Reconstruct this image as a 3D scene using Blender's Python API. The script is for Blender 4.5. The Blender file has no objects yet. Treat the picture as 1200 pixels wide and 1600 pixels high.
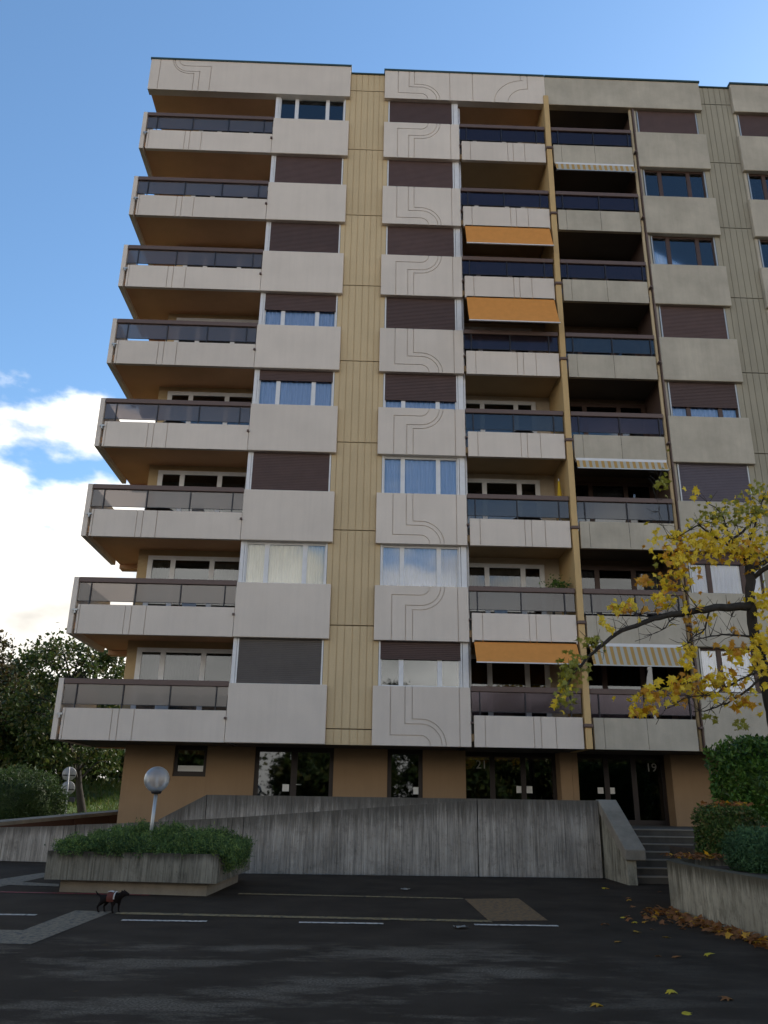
import bpy, bmesh, math, random
import numpy as np
from mathutils import Vector, Matrix

scene = bpy.context.scene
R = math.radians

# ------------------------------------------------------------------ camera
FPX = 1264.77                                   # focal length in photo pixels (1200 x 1600)
c_right = Vector((0.9993669, -0.03199277, 0.01556445))
c_up = Vector((-0.02545297, -0.33725158, 0.94107041))
c_fwd = Vector((0.02485831, 0.94087079, 0.33785238))
EYE = Vector((0.0, -22.592, 1.6))
cam = bpy.data.cameras.new('camera')
cam_o = bpy.data.objects.new('camera', cam)
scene.collection.objects.link(cam_o)
cam.sensor_fit = 'VERTICAL'
cam.sensor_height = 36.0
cam.lens = FPX / 1600 * 36.0
cam.clip_start = 0.1
cam.clip_end = 3000
cam_o.matrix_world = Matrix.Translation(EYE) @ Matrix((c_right, c_up, -c_fwd)).transposed().to_4x4()
scene.camera = cam_o
scene.render.resolution_x, scene.render.resolution_y = 768, 1024

# ------------------------------------------------------------------ sky, sun, exposure
SUN_EL, SUN_AZ = 36.0, 45.0                      # behind the building, a little to the right
world = bpy.data.worlds.new('World')
scene.world = world
world.use_nodes = True
wn, wl = world.node_tree.nodes, world.node_tree.links
wn.clear()
w_out = wn.new('ShaderNodeOutputWorld')
w_bg = wn.new('ShaderNodeBackground')
w_bg.inputs['Strength'].default_value = 0.12
sky = wn.new('ShaderNodeTexSky')
sky.sky_type = 'NISHITA'
sky.sun_disc = False
sky.sun_elevation = R(SUN_EL)
sky.sun_rotation = R(SUN_AZ)
sky.altitude = 400
sky.air_density = 1.0
sky.dust_density = 0.15
sky.ozone_density = 1.0
tc = wn.new('ShaderNodeTexCoord')
sep = wn.new('ShaderNodeSeparateXYZ')
wl.new(tc.outputs['Generated'], sep.inputs[0])
def wmath(op, a, b=None, clamp=False):
    n = wn.new('ShaderNodeMath'); n.operation = op; n.use_clamp = clamp
    for i, v in enumerate((a, b)):
        if v is None: continue
        if isinstance(v, (int, float)): n.inputs[i].default_value = v
        else: wl.new(v, n.inputs[i])
    return n.outputs[0]
# cumulus: noise on the sky's own directions, flattened towards the horizon
w_map = wn.new('ShaderNodeMapping'); w_map.inputs['Scale'].default_value = (1.0, 1.0, 1.9)
w_map.inputs['Location'].default_value = (0.3, 2.2, 0.9)
wl.new(tc.outputs['Generated'], w_map.inputs[0])
w_noise = wn.new('ShaderNodeTexNoise')
w_noise.inputs['Scale'].default_value = 2.6
w_noise.inputs['Detail'].default_value = 9
w_noise.inputs['Roughness'].default_value = 0.52
wl.new(w_map.outputs[0], w_noise.inputs['Vector'])
cover = wmath('SUBTRACT', 0.36, sep.outputs['Z'])             # more cloud low in the sky, everywhere
cover = wmath('MULTIPLY', cover, 1.35)
dens = wmath('ADD', w_noise.outputs['Fac'], cover)
w_ramp = wn.new('ShaderNodeMapRange'); w_ramp.clamp = True
w_ramp.interpolation_type = 'SMOOTHSTEP'
w_ramp.inputs['From Min'].default_value = 0.51
w_ramp.inputs['From Max'].default_value = 0.575
wl.new(dens, w_ramp.inputs['Value'])
w_noise2 = wn.new('ShaderNodeTexNoise')
w_noise2.inputs['Scale'].default_value = 5.0
w_noise2.inputs['Detail'].default_value = 6
wl.new(w_map.outputs[0], w_noise2.inputs['Vector'])
w_shade = wn.new('ShaderNodeMapRange')
w_shade.inputs['From Min'].default_value = 0.3; w_shade.inputs['From Max'].default_value = 0.65
w_shade.inputs['To Min'].default_value = 0.4; w_shade.inputs['To Max'].default_value = 1.0
wl.new(w_noise2.outputs['Fac'], w_shade.inputs['Value'])
w_cc = wn.new('ShaderNodeMix'); w_cc.data_type = 'RGBA'
w_cc.inputs['A'].default_value = (0, 0, 0, 1)
CLOUD = 7.4
w_cc.inputs['B'].default_value = (CLOUD, CLOUD * 0.955, CLOUD * 0.88, 1)
wl.new(w_shade.outputs[0], w_cc.inputs['Factor'])
w_mix = wn.new('ShaderNodeMix'); w_mix.data_type = 'RGBA'
wl.new(w_ramp.outputs[0], w_mix.inputs['Factor'])
w_tint = wn.new('ShaderNodeMix'); w_tint.data_type = 'RGBA'; w_tint.blend_type = 'MULTIPLY'
w_tint.inputs['Factor'].default_value = 1.0
w_tint.inputs['B'].default_value = (0.62, 0.76, 0.81, 1)
wl.new(sky.outputs[0], w_tint.inputs['A'])
wl.new(w_tint.outputs['Result'], w_mix.inputs['A'])
wl.new(w_cc.outputs['Result'], w_mix.inputs['B'])
wl.new(w_mix.outputs['Result'], w_bg.inputs['Color'])
wl.new(w_bg.outputs[0], w_out.inputs[0])

sun = bpy.data.lights.new('sun', 'SUN')
sun.energy = 2.5
sun.angle = R(0.53)
sun.color = (1.0, 0.93, 0.84)
sun_o = bpy.data.objects.new('sun', sun)
scene.collection.objects.link(sun_o)
sd = Vector((math.sin(R(SUN_AZ)) * math.cos(R(SUN_EL)), math.cos(R(SUN_AZ)) * math.cos(R(SUN_EL)), math.sin(R(SUN_EL))))
sun_o.rotation_euler = sd.to_track_quat('Z', 'Y').to_euler()
sun_o.location = (10, 40, 60)

vs = scene.view_settings
vs.view_transform = 'Standard'
vs.look = 'None'
vs.exposure = 1.22
vs.gamma = 1.0
vs.use_curve_mapping = False
scene.render.engine = 'CYCLES'
scene.cycles.use_denoising = True
scene.cycles.max_bounces = 8
scene.cycles.transparent_max_bounces = 24

random.seed(7)
rng = np.random.default_rng(7)

# ------------------------------------------------------------------ helpers
def ray(x, y):
    return c_right * ((x - 600) / FPX) + c_up * ((800 - y) / FPX) + c_fwd
def atY(x, y, Y):                               # photo pixel -> point on the plane at depth Y
    d = ray(x, y); return EYE + d * ((Y - EYE.y) / d.y)
def atZ(x, y, Z=0.0):
    d = ray(x, y); return EYE + d * ((Z - EYE.z) / d.z)

COL = scene.collection
WLOC = {}
def link(o, parent=None, loc=(0, 0, 0)):
    COL.objects.link(o)
    loc = Vector(loc)
    if parent is not None:
        o.parent = parent
        o.location = loc - WLOC[parent]
    else:
        o.location = loc
    WLOC[o] = loc
    return o
def thing(name, label, cat, loc=(0, 0, 0), group=None):
    o = bpy.data.objects.new(name, None)
    o.empty_display_size = 0.3
    link(o, None, loc)
    return tag(o, label, cat, group)
def tag(o, label=None, cat=None, group=None, kind=None):
    if label: o['label'] = label
    if cat: o['category'] = cat
    if group: o['group'] = group
    if kind: o['kind'] = kind
    return o
def put(name, me, parent=None, loc=(0, 0, 0), rot=None):
    o = bpy.data.objects.new(name, me)
    link(o, parent, loc)
    if rot is not None: o.rotation_euler = rot
    return o

class MB:
    """collects shapes into one mesh"""
    def __init__(s): s.v = []; s.f = []; s.sm = []
    def add(s, vs_, fs, smooth=False):
        n = len(s.v)
        s.v += [tuple(p) for p in vs_]
        s.f += [tuple(i + n for i in f) for f in fs]
        s.sm += [smooth] * len(fs)
        return s
    def box(s, x0, x1, y0, y1, z0, z1):
        return s.add([(x0, y0, z0), (x1, y0, z0), (x1, y1, z0), (x0, y1, z0), (x0, y0, z1), (x1, y0, z1), (x1, y1, z1), (x0, y1, z1)],
                     [(0, 3, 2, 1), (4, 5, 6, 7), (0, 1, 5, 4), (1, 2, 6, 5), (2, 3, 7, 6), (3, 0, 4, 7)])
    def prism(s, prof, a0, a1, axis='Z'):
        """closed 2D profile (counter-clockwise) extruded along an axis"""
        n = len(prof)
        if axis == 'Z': P = lambda p, a: (p[0], p[1], a)
        elif axis == 'X': P = lambda p, a: (a, p[0], p[1])
        else: P = lambda p, a: (p[0], a, p[1])
        vs_ = [P(p, a0) for p in prof] + [P(p, a1) for p in prof]
        fs = [(i, (i + 1) % n, (i + 1) % n + n, i + n) for i in range(n)]
        fs += [tuple(reversed(range(n))), tuple(range(n, 2 * n))]
        return s.add(vs_, fs)
    def tube(s, pts, rads, seg=8, cap=True):
        pts = [Vector(p) for p in pts]
        rings = []
        ref = Vector((0.31, 0.17, 0.93)).normalized()
        for i, p in enumerate(pts):
            d = (pts[min(i + 1, len(pts) - 1)] - pts[max(i - 1, 0)])
            d = d.normalized() if d.length > 1e-9 else Vector((0, 0, 1))
            a = d.cross(ref)
            if a.length < 1e-3: a = d.cross(Vector((1, 0, 0)))
            a.normalize(); b = d.cross(a)
            r = rads[i] if isinstance(rads, (list, tuple)) else rads
            rings.append([p + (a * math.cos(t) + b * math.sin(t)) * r for t in [2 * math.pi * k / seg for k in range(seg)]])
        vs_ = [v for ring in rings for v in ring]
        fs = []
        for i in range(len(rings) - 1):
            for k in range(seg):
                fs.append((i * seg + k, i * seg + (k + 1) % seg, (i + 1) * seg + (k + 1) % seg, (i + 1) * seg + k))
        n0 = len(s.f)
        s.add(vs_, fs, True)
        if cap:
            m = len(s.v) - len(vs_)
            s.f.append(tuple(m + k for k in range(seg))); s.sm.append(False)
            e = m + (len(rings) - 1) * seg
            s.f.append(tuple(e + k for k in reversed(range(seg)))); s.sm.append(False)
        return s
    def lathe(s, prof, seg=20, c=(0, 0, 0)):
        vs_, fs = [], []
        for (r, z) in prof:
            for k in range(seg):
                t = 2 * math.pi * k / seg
                vs_.append((c[0] + r * math.cos(t), c[1] + r * math.sin(t), c[2] + z))
        for i in range(len(prof) - 1):
            for k in range(seg):
                fs.append((i * seg + k, i * seg + (k + 1) % seg, (i + 1) * seg + (k + 1) % seg, (i + 1) * seg + k))
        return s.add(vs_, fs, True)
    def mesh(s, name, mat, fix=True):
        me = bpy.data.meshes.new(name)
        me.from_pydata(s.v, [], s.f)
        me.polygons.foreach_set('use_smooth', s.sm)
        if fix:
            bm = bmesh.new(); bm.from_mesh(me)
            bmesh.ops.recalc_face_normals(bm, faces=bm.faces)
            bm.to_mesh(me); bm.free()
        me.materials.append(mat)
        me.update()
        return me
    def build(s, name, mat, parent=None, loc=(0, 0, 0), rot=None):
        me = s.mesh(name, mat)
        if getattr(s, 'rise', None):
            at = me.attributes.new('rise', 'FLOAT', 'POINT'); at.data.foreach_set('value', s.rise)
        return put(name, me, parent, loc, rot)

def bevel(me, w=0.01, seg=1):
    bm = bmesh.new(); bm.from_mesh(me)
    bmesh.ops.bevel(bm, geom=[e for e in bm.edges if len(e.link_faces) == 2 and e.calc_face_angle(0) > 0.6], offset=w, segments=seg, affect='EDGES', clamp_overlap=True)
    bm.to_mesh(me); bm.free()
    return me

def fast_mesh(name, verts, faces_idx, k, mat, smooth=False):
    """numpy verts (n,3) and faces (m,k)"""
    me = bpy.data.meshes.new(name)
    n, m = len(verts), len(faces_idx)
    me.vertices.add(n); me.vertices.foreach_set('co', np.ascontiguousarray(verts, np.float32).ravel())
    me.loops.add(m * k); me.loops.foreach_set('vertex_index', np.ascontiguousarray(faces_idx, np.int32).ravel())
    me.polygons.add(m)
    me.polygons.foreach_set('loop_start', np.arange(0, m * k, k, dtype=np.int32))
    me.polygons.foreach_set('loop_total', np.full(m, k, np.int32))
    me.polygons.foreach_set('use_smooth', np.full(m, smooth))
    me.update(calc_edges=True)
    me.materials.append(mat)
    return me

def rand_rot(n, droop=0.0):
    """n random orthonormal frames (a: leaf axis, b: width)"""
    a = rng.normal(size=(n, 3)); a[:, 2] -= droop
    a /= np.linalg.norm(a, axis=1)[:, None]
    b = np.cross(a, rng.normal(size=(n, 3))); b /= np.linalg.norm(b, axis=1)[:, None]
    return a, b
def leaf_cloud(name, pts, size, mat, aspect=0.5, droop=0.0, jitter=0.35):
    """one kite-shaped, slightly folded leaf per point"""
    n = len(pts); a, b = rand_rot(n, droop); c = np.cross(a, b)
    s = size * (1 + jitter * rng.normal(size=n)).clip(0.4, 1.8)
    s = s[:, None]
    p0 = pts; p1 = pts + a * s * 0.45 + b * s * aspect * 0.5 + c * s * 0.08
    p2 = pts + a * s; p3 = pts + a * s * 0.45 - b * s * aspect * 0.5 + c * s * 0.08
    V = np.stack([p0, p1, p2, p3], 1).reshape(-1, 3)
    i = np.arange(n) * 4
    F = np.concatenate([np.stack([i, i + 1, i + 2], 1), np.stack([i, i + 2, i + 3], 1)])
    return fast_mesh(name, V, F, 3, mat)

# ------------------------------------------------------------------ materials
def lin(r, g, b):
    f = lambda c: (c / 255 / 12.92) if c / 255 <= 0.04045 else ((c / 255 + 0.055) / 1.055) ** 2.4
    return (f(r), f(g), f(b))
MATS = {}
class NT:
    def __init__(s, name):
        s.m = bpy.data.materials.new(name); s.m.use_nodes = True
        s.n, s.l = s.m.node_tree.nodes, s.m.node_tree.links
        s.b = s.n['Principled BSDF']
        MATS[name] = s.m
    def new(s, t, **kw):
        n = s.n.new(t)
        for k, v in kw.items():
            if hasattr(n, k): setattr(n, k, v)
            else: s.set(n.inputs[k], v)
        return n
    def set(s, sock, v):
        if hasattr(v, 'is_linked') or hasattr(v, 'links'): s.l.new(v, sock)
        else: sock.default_value = v
    def pos(s): return s.new('ShaderNodeNewGeometry').outputs['Position']
    def noise(s, scale, detail=4, rough=0.55, stretch=None, vec=None):
        vec = vec or s.pos()
        if stretch:
            mp = s.new('ShaderNodeMapping'); mp.inputs['Scale'].default_value = stretch
            s.l.new(vec, mp.inputs[0]); vec = mp.outputs[0]
        n = s.new('ShaderNodeTexNoise')
        n.inputs['Scale'].default_value = scale; n.inputs['Detail'].default_value = detail; n.inputs['Roughness'].default_value = rough
        s.l.new(vec, n.inputs['Vector'])
        return n.outputs['Fac']
    def remap(s, v, a, b, c=0.0, d=1.0, smooth=False):
        n = s.new('ShaderNodeMapRange'); n.clamp = True
        if smooth: n.interpolation_type = 'SMOOTHSTEP'
        for k, x in zip(('From Min', 'From Max', 'To Min', 'To Max'), (a, b, c, d)): n.inputs[k].default_value = x
        s.l.new(v, n.inputs['Value']); return n.outputs[0]
    def math(s, op, a, b=0.0):
        n = s.new('ShaderNodeMath'); n.operation = op
        s.set(n.inputs[0], a); s.set(n.inputs[1], b); return n.outputs[0]
    def mix(s, fac, a, b, blend='MIX'):
        n = s.new('ShaderNodeMix'); n.data_type = 'RGBA'; n.blend_type = blend
        s.set(n.inputs['Factor'], fac)
        for k, x in (('A', a), ('B', b)):
            if isinstance(x, tuple): x = (*x[:3], 1)
            s.set(n.inputs[k], x)
        return n.outputs['Result']
    def col(s, v): s.set(s.b.inputs['Base Color'], (*v[:3], 1) if isinstance(v, tuple) else v)
    def rough(s, v): s.set(s.b.inputs['Roughness'], v)
    def bump(s, h, strength=0.3, dist=0.01):
        n = s.new('ShaderNodeBump'); n.inputs['Strength'].default_value = strength; n.inputs['Distance'].default_value = dist
        s.l.new(h, n.inputs['Height']); s.l.new(n.outputs[0], s.b.inputs['Normal'])
    def rnd(s): return s.new('ShaderNodeObjectInfo').outputs['Random']

def plaster(name, c, var=0.06, streak=0.0, bumps=0.35, spec=0.25):
    m = NT(name)
    n = m.remap(m.noise(0.9, 5), 0.3, 0.7)
    lo = tuple(x * (1 - var) for x in c); hi = tuple(min(1, x * (1 + var)) for x in c)
    colr = m.mix(n, lo, hi)
    fine = m.remap(m.noise(55, 3), 0.3, 0.7, 0.93, 1.05)
    colr = m.mix(1.0, colr, fine, 'MULTIPLY')
    if streak:
        st = m.remap(m.noise(1.0, 6, 0.65, (7, 7, 0.35)), 0.45, 0.75, 0, streak)
        colr = m.mix(st, colr, tuple(x * 0.55 for x in c))
    tint = m.remap(m.rnd(), 0, 1, 0.93, 1.03)
    colr = m.mix(1.0, colr, tint, 'MULTIPLY')
    m.col(colr); m.rough(0.85); m.b.inputs['Specular IOR Level'].default_value = spec
    m.bump(m.noise(70, 4, 0.7), bumps, 0.012)
    return m.m
def plain(name, c, rough=0.6, metal=0.0, var=0.05, spec=0.4):
    m = NT(name)
    colr = m.mix(m.remap(m.noise(6, 4), 0.3, 0.7), tuple(x * (1 - var) for x in c), tuple(min(1, x * (1 + var)) for x in c))
    m.col(colr); m.rough(rough); m.b.inputs['Metallic'].default_value = metal; m.b.inputs['Specular IOR Level'].default_value = spec
    return m.m
def concrete(name, c, dark, streak=0.8, vstretch=(9, 9, 0.5), scale=1.0):
    m = NT(name)
    big = m.remap(m.noise(0.8 * scale, 6, 0.6), 0.3, 0.7)
    colr = m.mix(big, tuple(x * 0.8 for x in c), tuple(min(1, x * 1.15) for x in c))
    st = m.remap(m.noise(1.0 * scale, 7, 0.7, vstretch), 0.42, 0.72, 0, streak)
    colr = m.mix(st, colr, dark)
    sp = m.remap(m.noise(38, 4, 0.7), 0.6, 0.75, 0, 0.5)
    colr = m.mix(sp, colr, dark)
    m.col(colr); m.rough(0.9); m.b.inputs['Specular IOR Level'].default_value = 0.2
    m.bump(m.noise(45, 5, 0.7), 0.5, 0.012)
    return m.m
def foliage(name, cols, rough=0.5, trans=0.3):
    m = NT(name)
    g = m.new('ShaderNodeNewGeometry')
    r1 = g.outputs['Random Per Island']
    ramp = m.new('ShaderNodeValToRGB')
    els = ramp.color_ramp.elements
    while len(els) < len(cols): els.new(0.5)
    for i, c in enumerate(cols):
        els[i].position = i / (len(cols) - 1); els[i].color = (*c, 1)
    m.l.new(r1, ramp.inputs[0])
    clump = m.remap(m.noise(1.3, 3), 0.3, 0.7, 0.7, 1.25)
    colr = m.mix(1.0, ramp.outputs[0], clump, 'MULTIPLY')
    m.col(colr); m.rough(rough); m.b.inputs['Specular IOR Level'].default_value = 0.3
    tr = m.new('ShaderNodeBsdfTranslucent'); m.l.new(colr, tr.inputs[0])
    mx = m.new('ShaderNodeMixShader'); mx.inputs[0].default_value = trans
    m.l.new(m.b.outputs[0], mx.inputs[1]); m.l.new(tr.outputs[0], mx.inputs[2])
    m.l.new(mx.outputs[0], m.n['Material Output'].inputs[0])
    return m.m
def glass(name, refl, tint, rough=0.02, frost=0.0, frost_col=(0.3, 0.3, 0.3), mirror=(0.9, 0.95, 1)):
    """thin pane: part of the light is mirrored, the rest passes (or is scattered by frosting)"""
    m = NT(name)
    m.n.remove(m.b)
    gl = m.new('ShaderNodeBsdfGlossy'); gl.inputs['Roughness'].default_value = rough; gl.inputs['Color'].default_value = (*mirror, 1)
    tr = m.new('ShaderNodeBsdfTransparent'); tr.inputs['Color'].default_value = (*tint, 1)
    body = tr.outputs[0]
    if frost:
        df = m.new('ShaderNodeBsdfDiffuse'); df.inputs['Color'].default_value = (*frost_col, 1)
        tl = m.new('ShaderNodeBsdfTranslucent'); tl.inputs['Color'].default_value = (*frost_col, 1)
        m1 = m.new('ShaderNodeMixShader'); m1.inputs[0].default_value = 0.6
        m.l.new(df.outputs[0], m1.inputs[1]); m.l.new(tl.outputs[0], m1.inputs[2])
        m2 = m.new('ShaderNodeMixShader'); m2.inputs[0].default_value = frost
        m.l.new(tr.outputs[0], m2.inputs[1]); m.l.new(m1.outputs[0], m2.inputs[2])
        body = m2.outputs[0]
    lw = m.new('ShaderNodeFresnel'); lw.inputs['IOR'].default_value = 1.5
    fac = m.math('ADD', lw.outputs[0], refl)
    mx = m.new('ShaderNodeMixShader'); m.l.new(fac, mx.inputs[0])
    m.l.new(body, mx.inputs[1]); m.l.new(gl.outputs[0], mx.inputs[2])
    m.l.new(mx.outputs[0], m.n['Material Output'].inputs[0])
    return m.m

M_panel = plaster('painted_panel', (0.73, 0.64, 0.545), 0.05, 0.11)
M_grey = concrete('raw_concrete_panel', (0.50, 0.445, 0.35), (0.30, 0.265, 0.205), 0.28, (3.5, 3.5, 0.3))
M_tan = plaster('tan_cladding', (0.62, 0.475, 0.28), 0.05, 0.12, 0.2)
M_ochre = plaster('ochre_wall_paint', (0.60, 0.41, 0.19), 0.05, 0.12, 0.2)
M_gstrip = plaster('raw_cladding', (0.37, 0.33, 0.245), 0.05, 0.25, 0.2)
M_tanwall = plaster('tan_stucco', (0.52, 0.38, 0.21), 0.05, 0.1, 0.4)
M_soffit = plaster('ochre_soffit_paint', (0.66, 0.385, 0.205), 0.08, 0.0, 0.3)
M_soffit2 = plaster('ochre_soffit_paint_shaded', (0.45, 0.32, 0.18), 0.08, 0.0, 0.3)  # same ochre paint; the inner balconies' shade is mixed into the colour
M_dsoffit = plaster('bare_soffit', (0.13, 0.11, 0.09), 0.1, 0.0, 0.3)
M_brownwall = plaster('brown_stucco', (0.35, 0.23, 0.13), 0.07, 0.14, 0.6)
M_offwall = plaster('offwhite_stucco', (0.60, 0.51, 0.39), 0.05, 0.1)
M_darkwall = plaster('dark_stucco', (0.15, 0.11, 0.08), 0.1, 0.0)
M_white = plain('white_frame_paint', (0.72, 0.71, 0.70), 0.4)
M_brownframe = plain('brown_frame_paint', (0.075, 0.04, 0.028), 0.5)
M_shopframe = plain('dark_shop_frame', (0.028, 0.018, 0.014), 0.5)
M_number = plain('pale_number', (0.5, 0.47, 0.43), 0.6)
M_rail = plain('brown_rail_paint', (0.13, 0.085, 0.07), 0.5)
M_darkmetal = plain('dark_metal', (0.03, 0.03, 0.035), 0.5, 0.3)
M_cap = plain('teal_cap_metal', (0.05, 0.085, 0.08), 0.4, 0.4)
M_black = plain('unlit_room_black', (0.018, 0.016, 0.015), 0.9)  # darkness of the unlit rooms, given as a near-black colour
M_pane = glass('window_pane', 0.06, (0.96, 0.97, 0.97))
M_pane_dark = glass('shop_pane', 0.05, (0.35, 0.35, 0.35))
M_rear = glass('rear_pane', 0.05, (0.5, 0.5, 0.5))
M_smoke = glass('smoked_balcony_glass', 0.02, (0.56, 0.51, 0.48), 0.15, 0.45, (0.34, 0.28, 0.25))
M_smokeb = glass('dark_balcony_glass', 0.03, (0.34, 0.30, 0.34), 0.14, 0.34, (0.085, 0.072, 0.092), (0.62, 0.55, 0.64))
M_smokeg = glass('greenish_balcony_glass', 0.05, (0.3, 0.34, 0.35), 0.12, 0.3, (0.11, 0.13, 0.135), (0.72, 0.72, 0.76))
M_orange = plain('orange_awning_cloth', lin(210, 142, 74), 0.85, 0, 0.05, 0.1)
M_paper = plain('paper', (0.75, 0.74, 0.7), 0.8)
def board_concrete(name, c, dark, fine=26, top=0.85, ridge=0.8):
    """cast against rough boards: fine upright ridges, blotches, and rain staining from the coping down"""
    m = NT(name)
    isl = m.new('ShaderNodeNewGeometry').outputs['Random Per Island']
    colr = m.mix(1.0, c, m.remap(isl, 0, 1, 0.86, 1.10), 'MULTIPLY')
    colr = m.mix(1.0, colr, m.remap(m.noise(0.9, 7, 0.65), 0.3, 0.7, 0.7, 1.2), 'MULTIPLY')
    st_ = m.remap(m.noise(1.0, 8, 0.75, (fine, fine, 0.9)), 0.45, 0.68, 0, 0.9)
    colr = m.mix(st_, colr, dark)
    colr = m.mix(m.remap(m.noise(3.2, 8, 0.75), 0.52, 0.72, 0, 0.65), colr, dark)
    colr = m.mix(m.remap(m.noise(24, 5, 0.75, (1, 1, 0.5)), 0.60, 0.72, 0, 0.85), colr, tuple(x * 0.5 for x in dark))
    at = m.new('ShaderNodeAttribute'); at.attribute_name = 'rise'
    edge = m.math('ADD', at.outputs['Fac'], m.math('MULTIPLY', m.math('SUBTRACT', m.noise(1.0, 7, 0.7, (9, 9, 0.7)), 0.5), 0.9))
    colr = m.mix(m.remap(edge, 0.62, 1.0, 0, top, True), colr, tuple(x * 0.9 for x in dark))
    m.col(colr); m.rough(0.92); m.b.inputs['Specular IOR Level'].default_value = 0.1
    m.bump(m.noise(1.0, 6, 0.75, (40, 40, 6)), ridge, 0.02)
    return m.m
M_conc = board_concrete('board_concrete', (0.42, 0.375, 0.315), (0.115, 0.10, 0.08))
M_conc2 = board_concrete('planter_concrete', (0.25, 0.23, 0.18), (0.06, 0.053, 0.04), 30)
M_conc3 = concrete('smooth_concrete', (0.27, 0.23, 0.175), (0.10, 0.085, 0.065), 0.5, (2, 2, 1))
M_steps = concrete('step_concrete', (0.13, 0.11, 0.085), (0.045, 0.038, 0.03), 0.5, (2, 2, 1))
M_conc4 = board_concrete('retaining_concrete', (0.36, 0.32, 0.235), (0.075, 0.064, 0.042), 4.5, 0.92, 0.35)
M_nosing = concrete('worn_edge', (0.34, 0.29, 0.225), (0.17, 0.15, 0.115), 0.4, (2, 2, 1))
M_rust = plaster('dark_brown_render', (0.10, 0.05, 0.033), 0.1, 0.1)
M_soil = plain('soil', (0.045, 0.032, 0.022), 0.95, 0, 0.4)
M_bark = concrete('bark', (0.05, 0.042, 0.034), (0.018, 0.015, 0.012), 0.7, (12, 12, 2))
M_grass = plain('grass_soil', (0.07, 0.115, 0.03), 0.95, 0, 0.5)
M_steel = plain('galvanised_steel', (0.42, 0.43, 0.42), 0.45, 0.6)
M_signback = plain('sign_back_metal', (0.33, 0.33, 0.33), 0.5, 0.2)

def shutter_mat(name, c):
    m = NT(name)
    tint = m.remap(m.rnd(), 0, 1, 0.85, 1.15)
    colr = m.mix(1.0, m.mix(m.remap(m.noise(3, 4), 0.3, 0.7), c, tuple(x * 1.2 for x in c)), tint, 'MULTIPLY')
    m.col(colr); m.rough(0.6); return m.m
M_shutter = shutter_mat('brown_shutter', (0.085, 0.048, 0.04))
M_shutter2 = shutter_mat('grey_brown_shutter', (0.10, 0.085, 0.075))
M_shutter3 = shutter_mat('violet_brown_shutter', (0.085, 0.07, 0.085))
def cloth(name, c):
    m = NT(name)
    m.col(m.mix(m.remap(m.noise(2.0, 3, 0.5, (8, 8, 0.4)), 0.3, 0.7), tuple(x * 0.8 for x in c), c)); m.rough(0.9)
    return m.m
M_curt_w = cloth('pale_curtain', (0.80, 0.81, 0.84))
M_curt_b = cloth('sky_tinted_curtain', (0.40, 0.46, 0.66))  # blue of the reflected sky put into the cloth colour
M_curt_y = cloth('cream_curtain', (0.78, 0.70, 0.52))
def stripes(name):
    m = NT(name)
    s = m.new('ShaderNodeSeparateXYZ'); m.l.new(m.pos(), s.inputs[0])
    w = m.math('FRACT', m.math('MULTIPLY', s.outputs['X'], 5.2))
    m.col(m.mix(m.math('GREATER_THAN', w, 0.5), (0.42, 0.40, 0.33), (0.42, 0.25, 0.075))); m.rough(0.9); return m.m
M_stripe = stripes('striped_awning_cloth')

def asphalt():
    m = NT('asphalt')
    base = m.mix(m.remap(m.noise(1.2, 5), 0.3, 0.7), (0.036, 0.026, 0.0175), (0.058, 0.042, 0.029))
    grain = m.remap(m.noise(140, 2, 0.6), 0.3, 0.75, 0.55, 1.75)
    base = m.mix(1.0, base, grain, 'MULTIPLY')
    worn = m.noise(1.0, 10, 0.68, (0.5, 1.1, 1))
    s = m.new('ShaderNodeSeparateXYZ'); m.l.new(m.pos(), s.inputs[0])
    lane = m.math('MULTIPLY', m.remap(s.outputs['Y'], -11.0, -12.4, 0, 1, True), m.remap(s.outputs['X'], 3.4, 1.6, 0.25, 1, True))
    w = m.math('MULTIPLY', m.remap(worn, 0.47, 0.60, 0, 0.95, True), lane)
    w = m.math('MULTIPLY', w, m.remap(m.noise(42, 4, 0.75), 0.40, 0.6, 0.15, 1))
    base = m.mix(w, base, (0.20, 0.155, 0.11))
    rust = m.math('MULTIPLY', m.remap(m.noise(2.2, 6, 0.6), 0.66, 0.72, 0, 0.5), lane)
    base = m.mix(rust, base, (0.12, 0.07, 0.025))
    m.col(base); m.rough(0.95); m.b.inputs['Specular IOR Level'].default_value = 0.06
    m.bump(m.noise(160, 3, 0.7), 0.6, 0.008)
    return m.m
M_asph = asphalt()
def paint(name, c, wear):
    m = NT(name)
    w = m.remap(m.noise(14, 6, 0.7), 0.5 - wear * 0.2, 0.62 - wear * 0.1, 0, 0.95)
    m.col(m.mix(w, c, (0.03, 0.028, 0.027))); m.rough(0.8); return m.m
M_wline = paint('white_road_paint', (0.62, 0.52, 0.42), 0.0)
M_yline = paint('faded_yellow_paint', (0.30, 0.20, 0.075), 0.25)
M_rline = paint('faded_red_paint', (0.26, 0.03, 0.03), 0.05)
M_band = paint('worn_sett_band', (0.19, 0.14, 0.08), 0.2)
M_patch = paint('rusty_gravel_patch', (0.20, 0.105, 0.033), 0.1)

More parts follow.
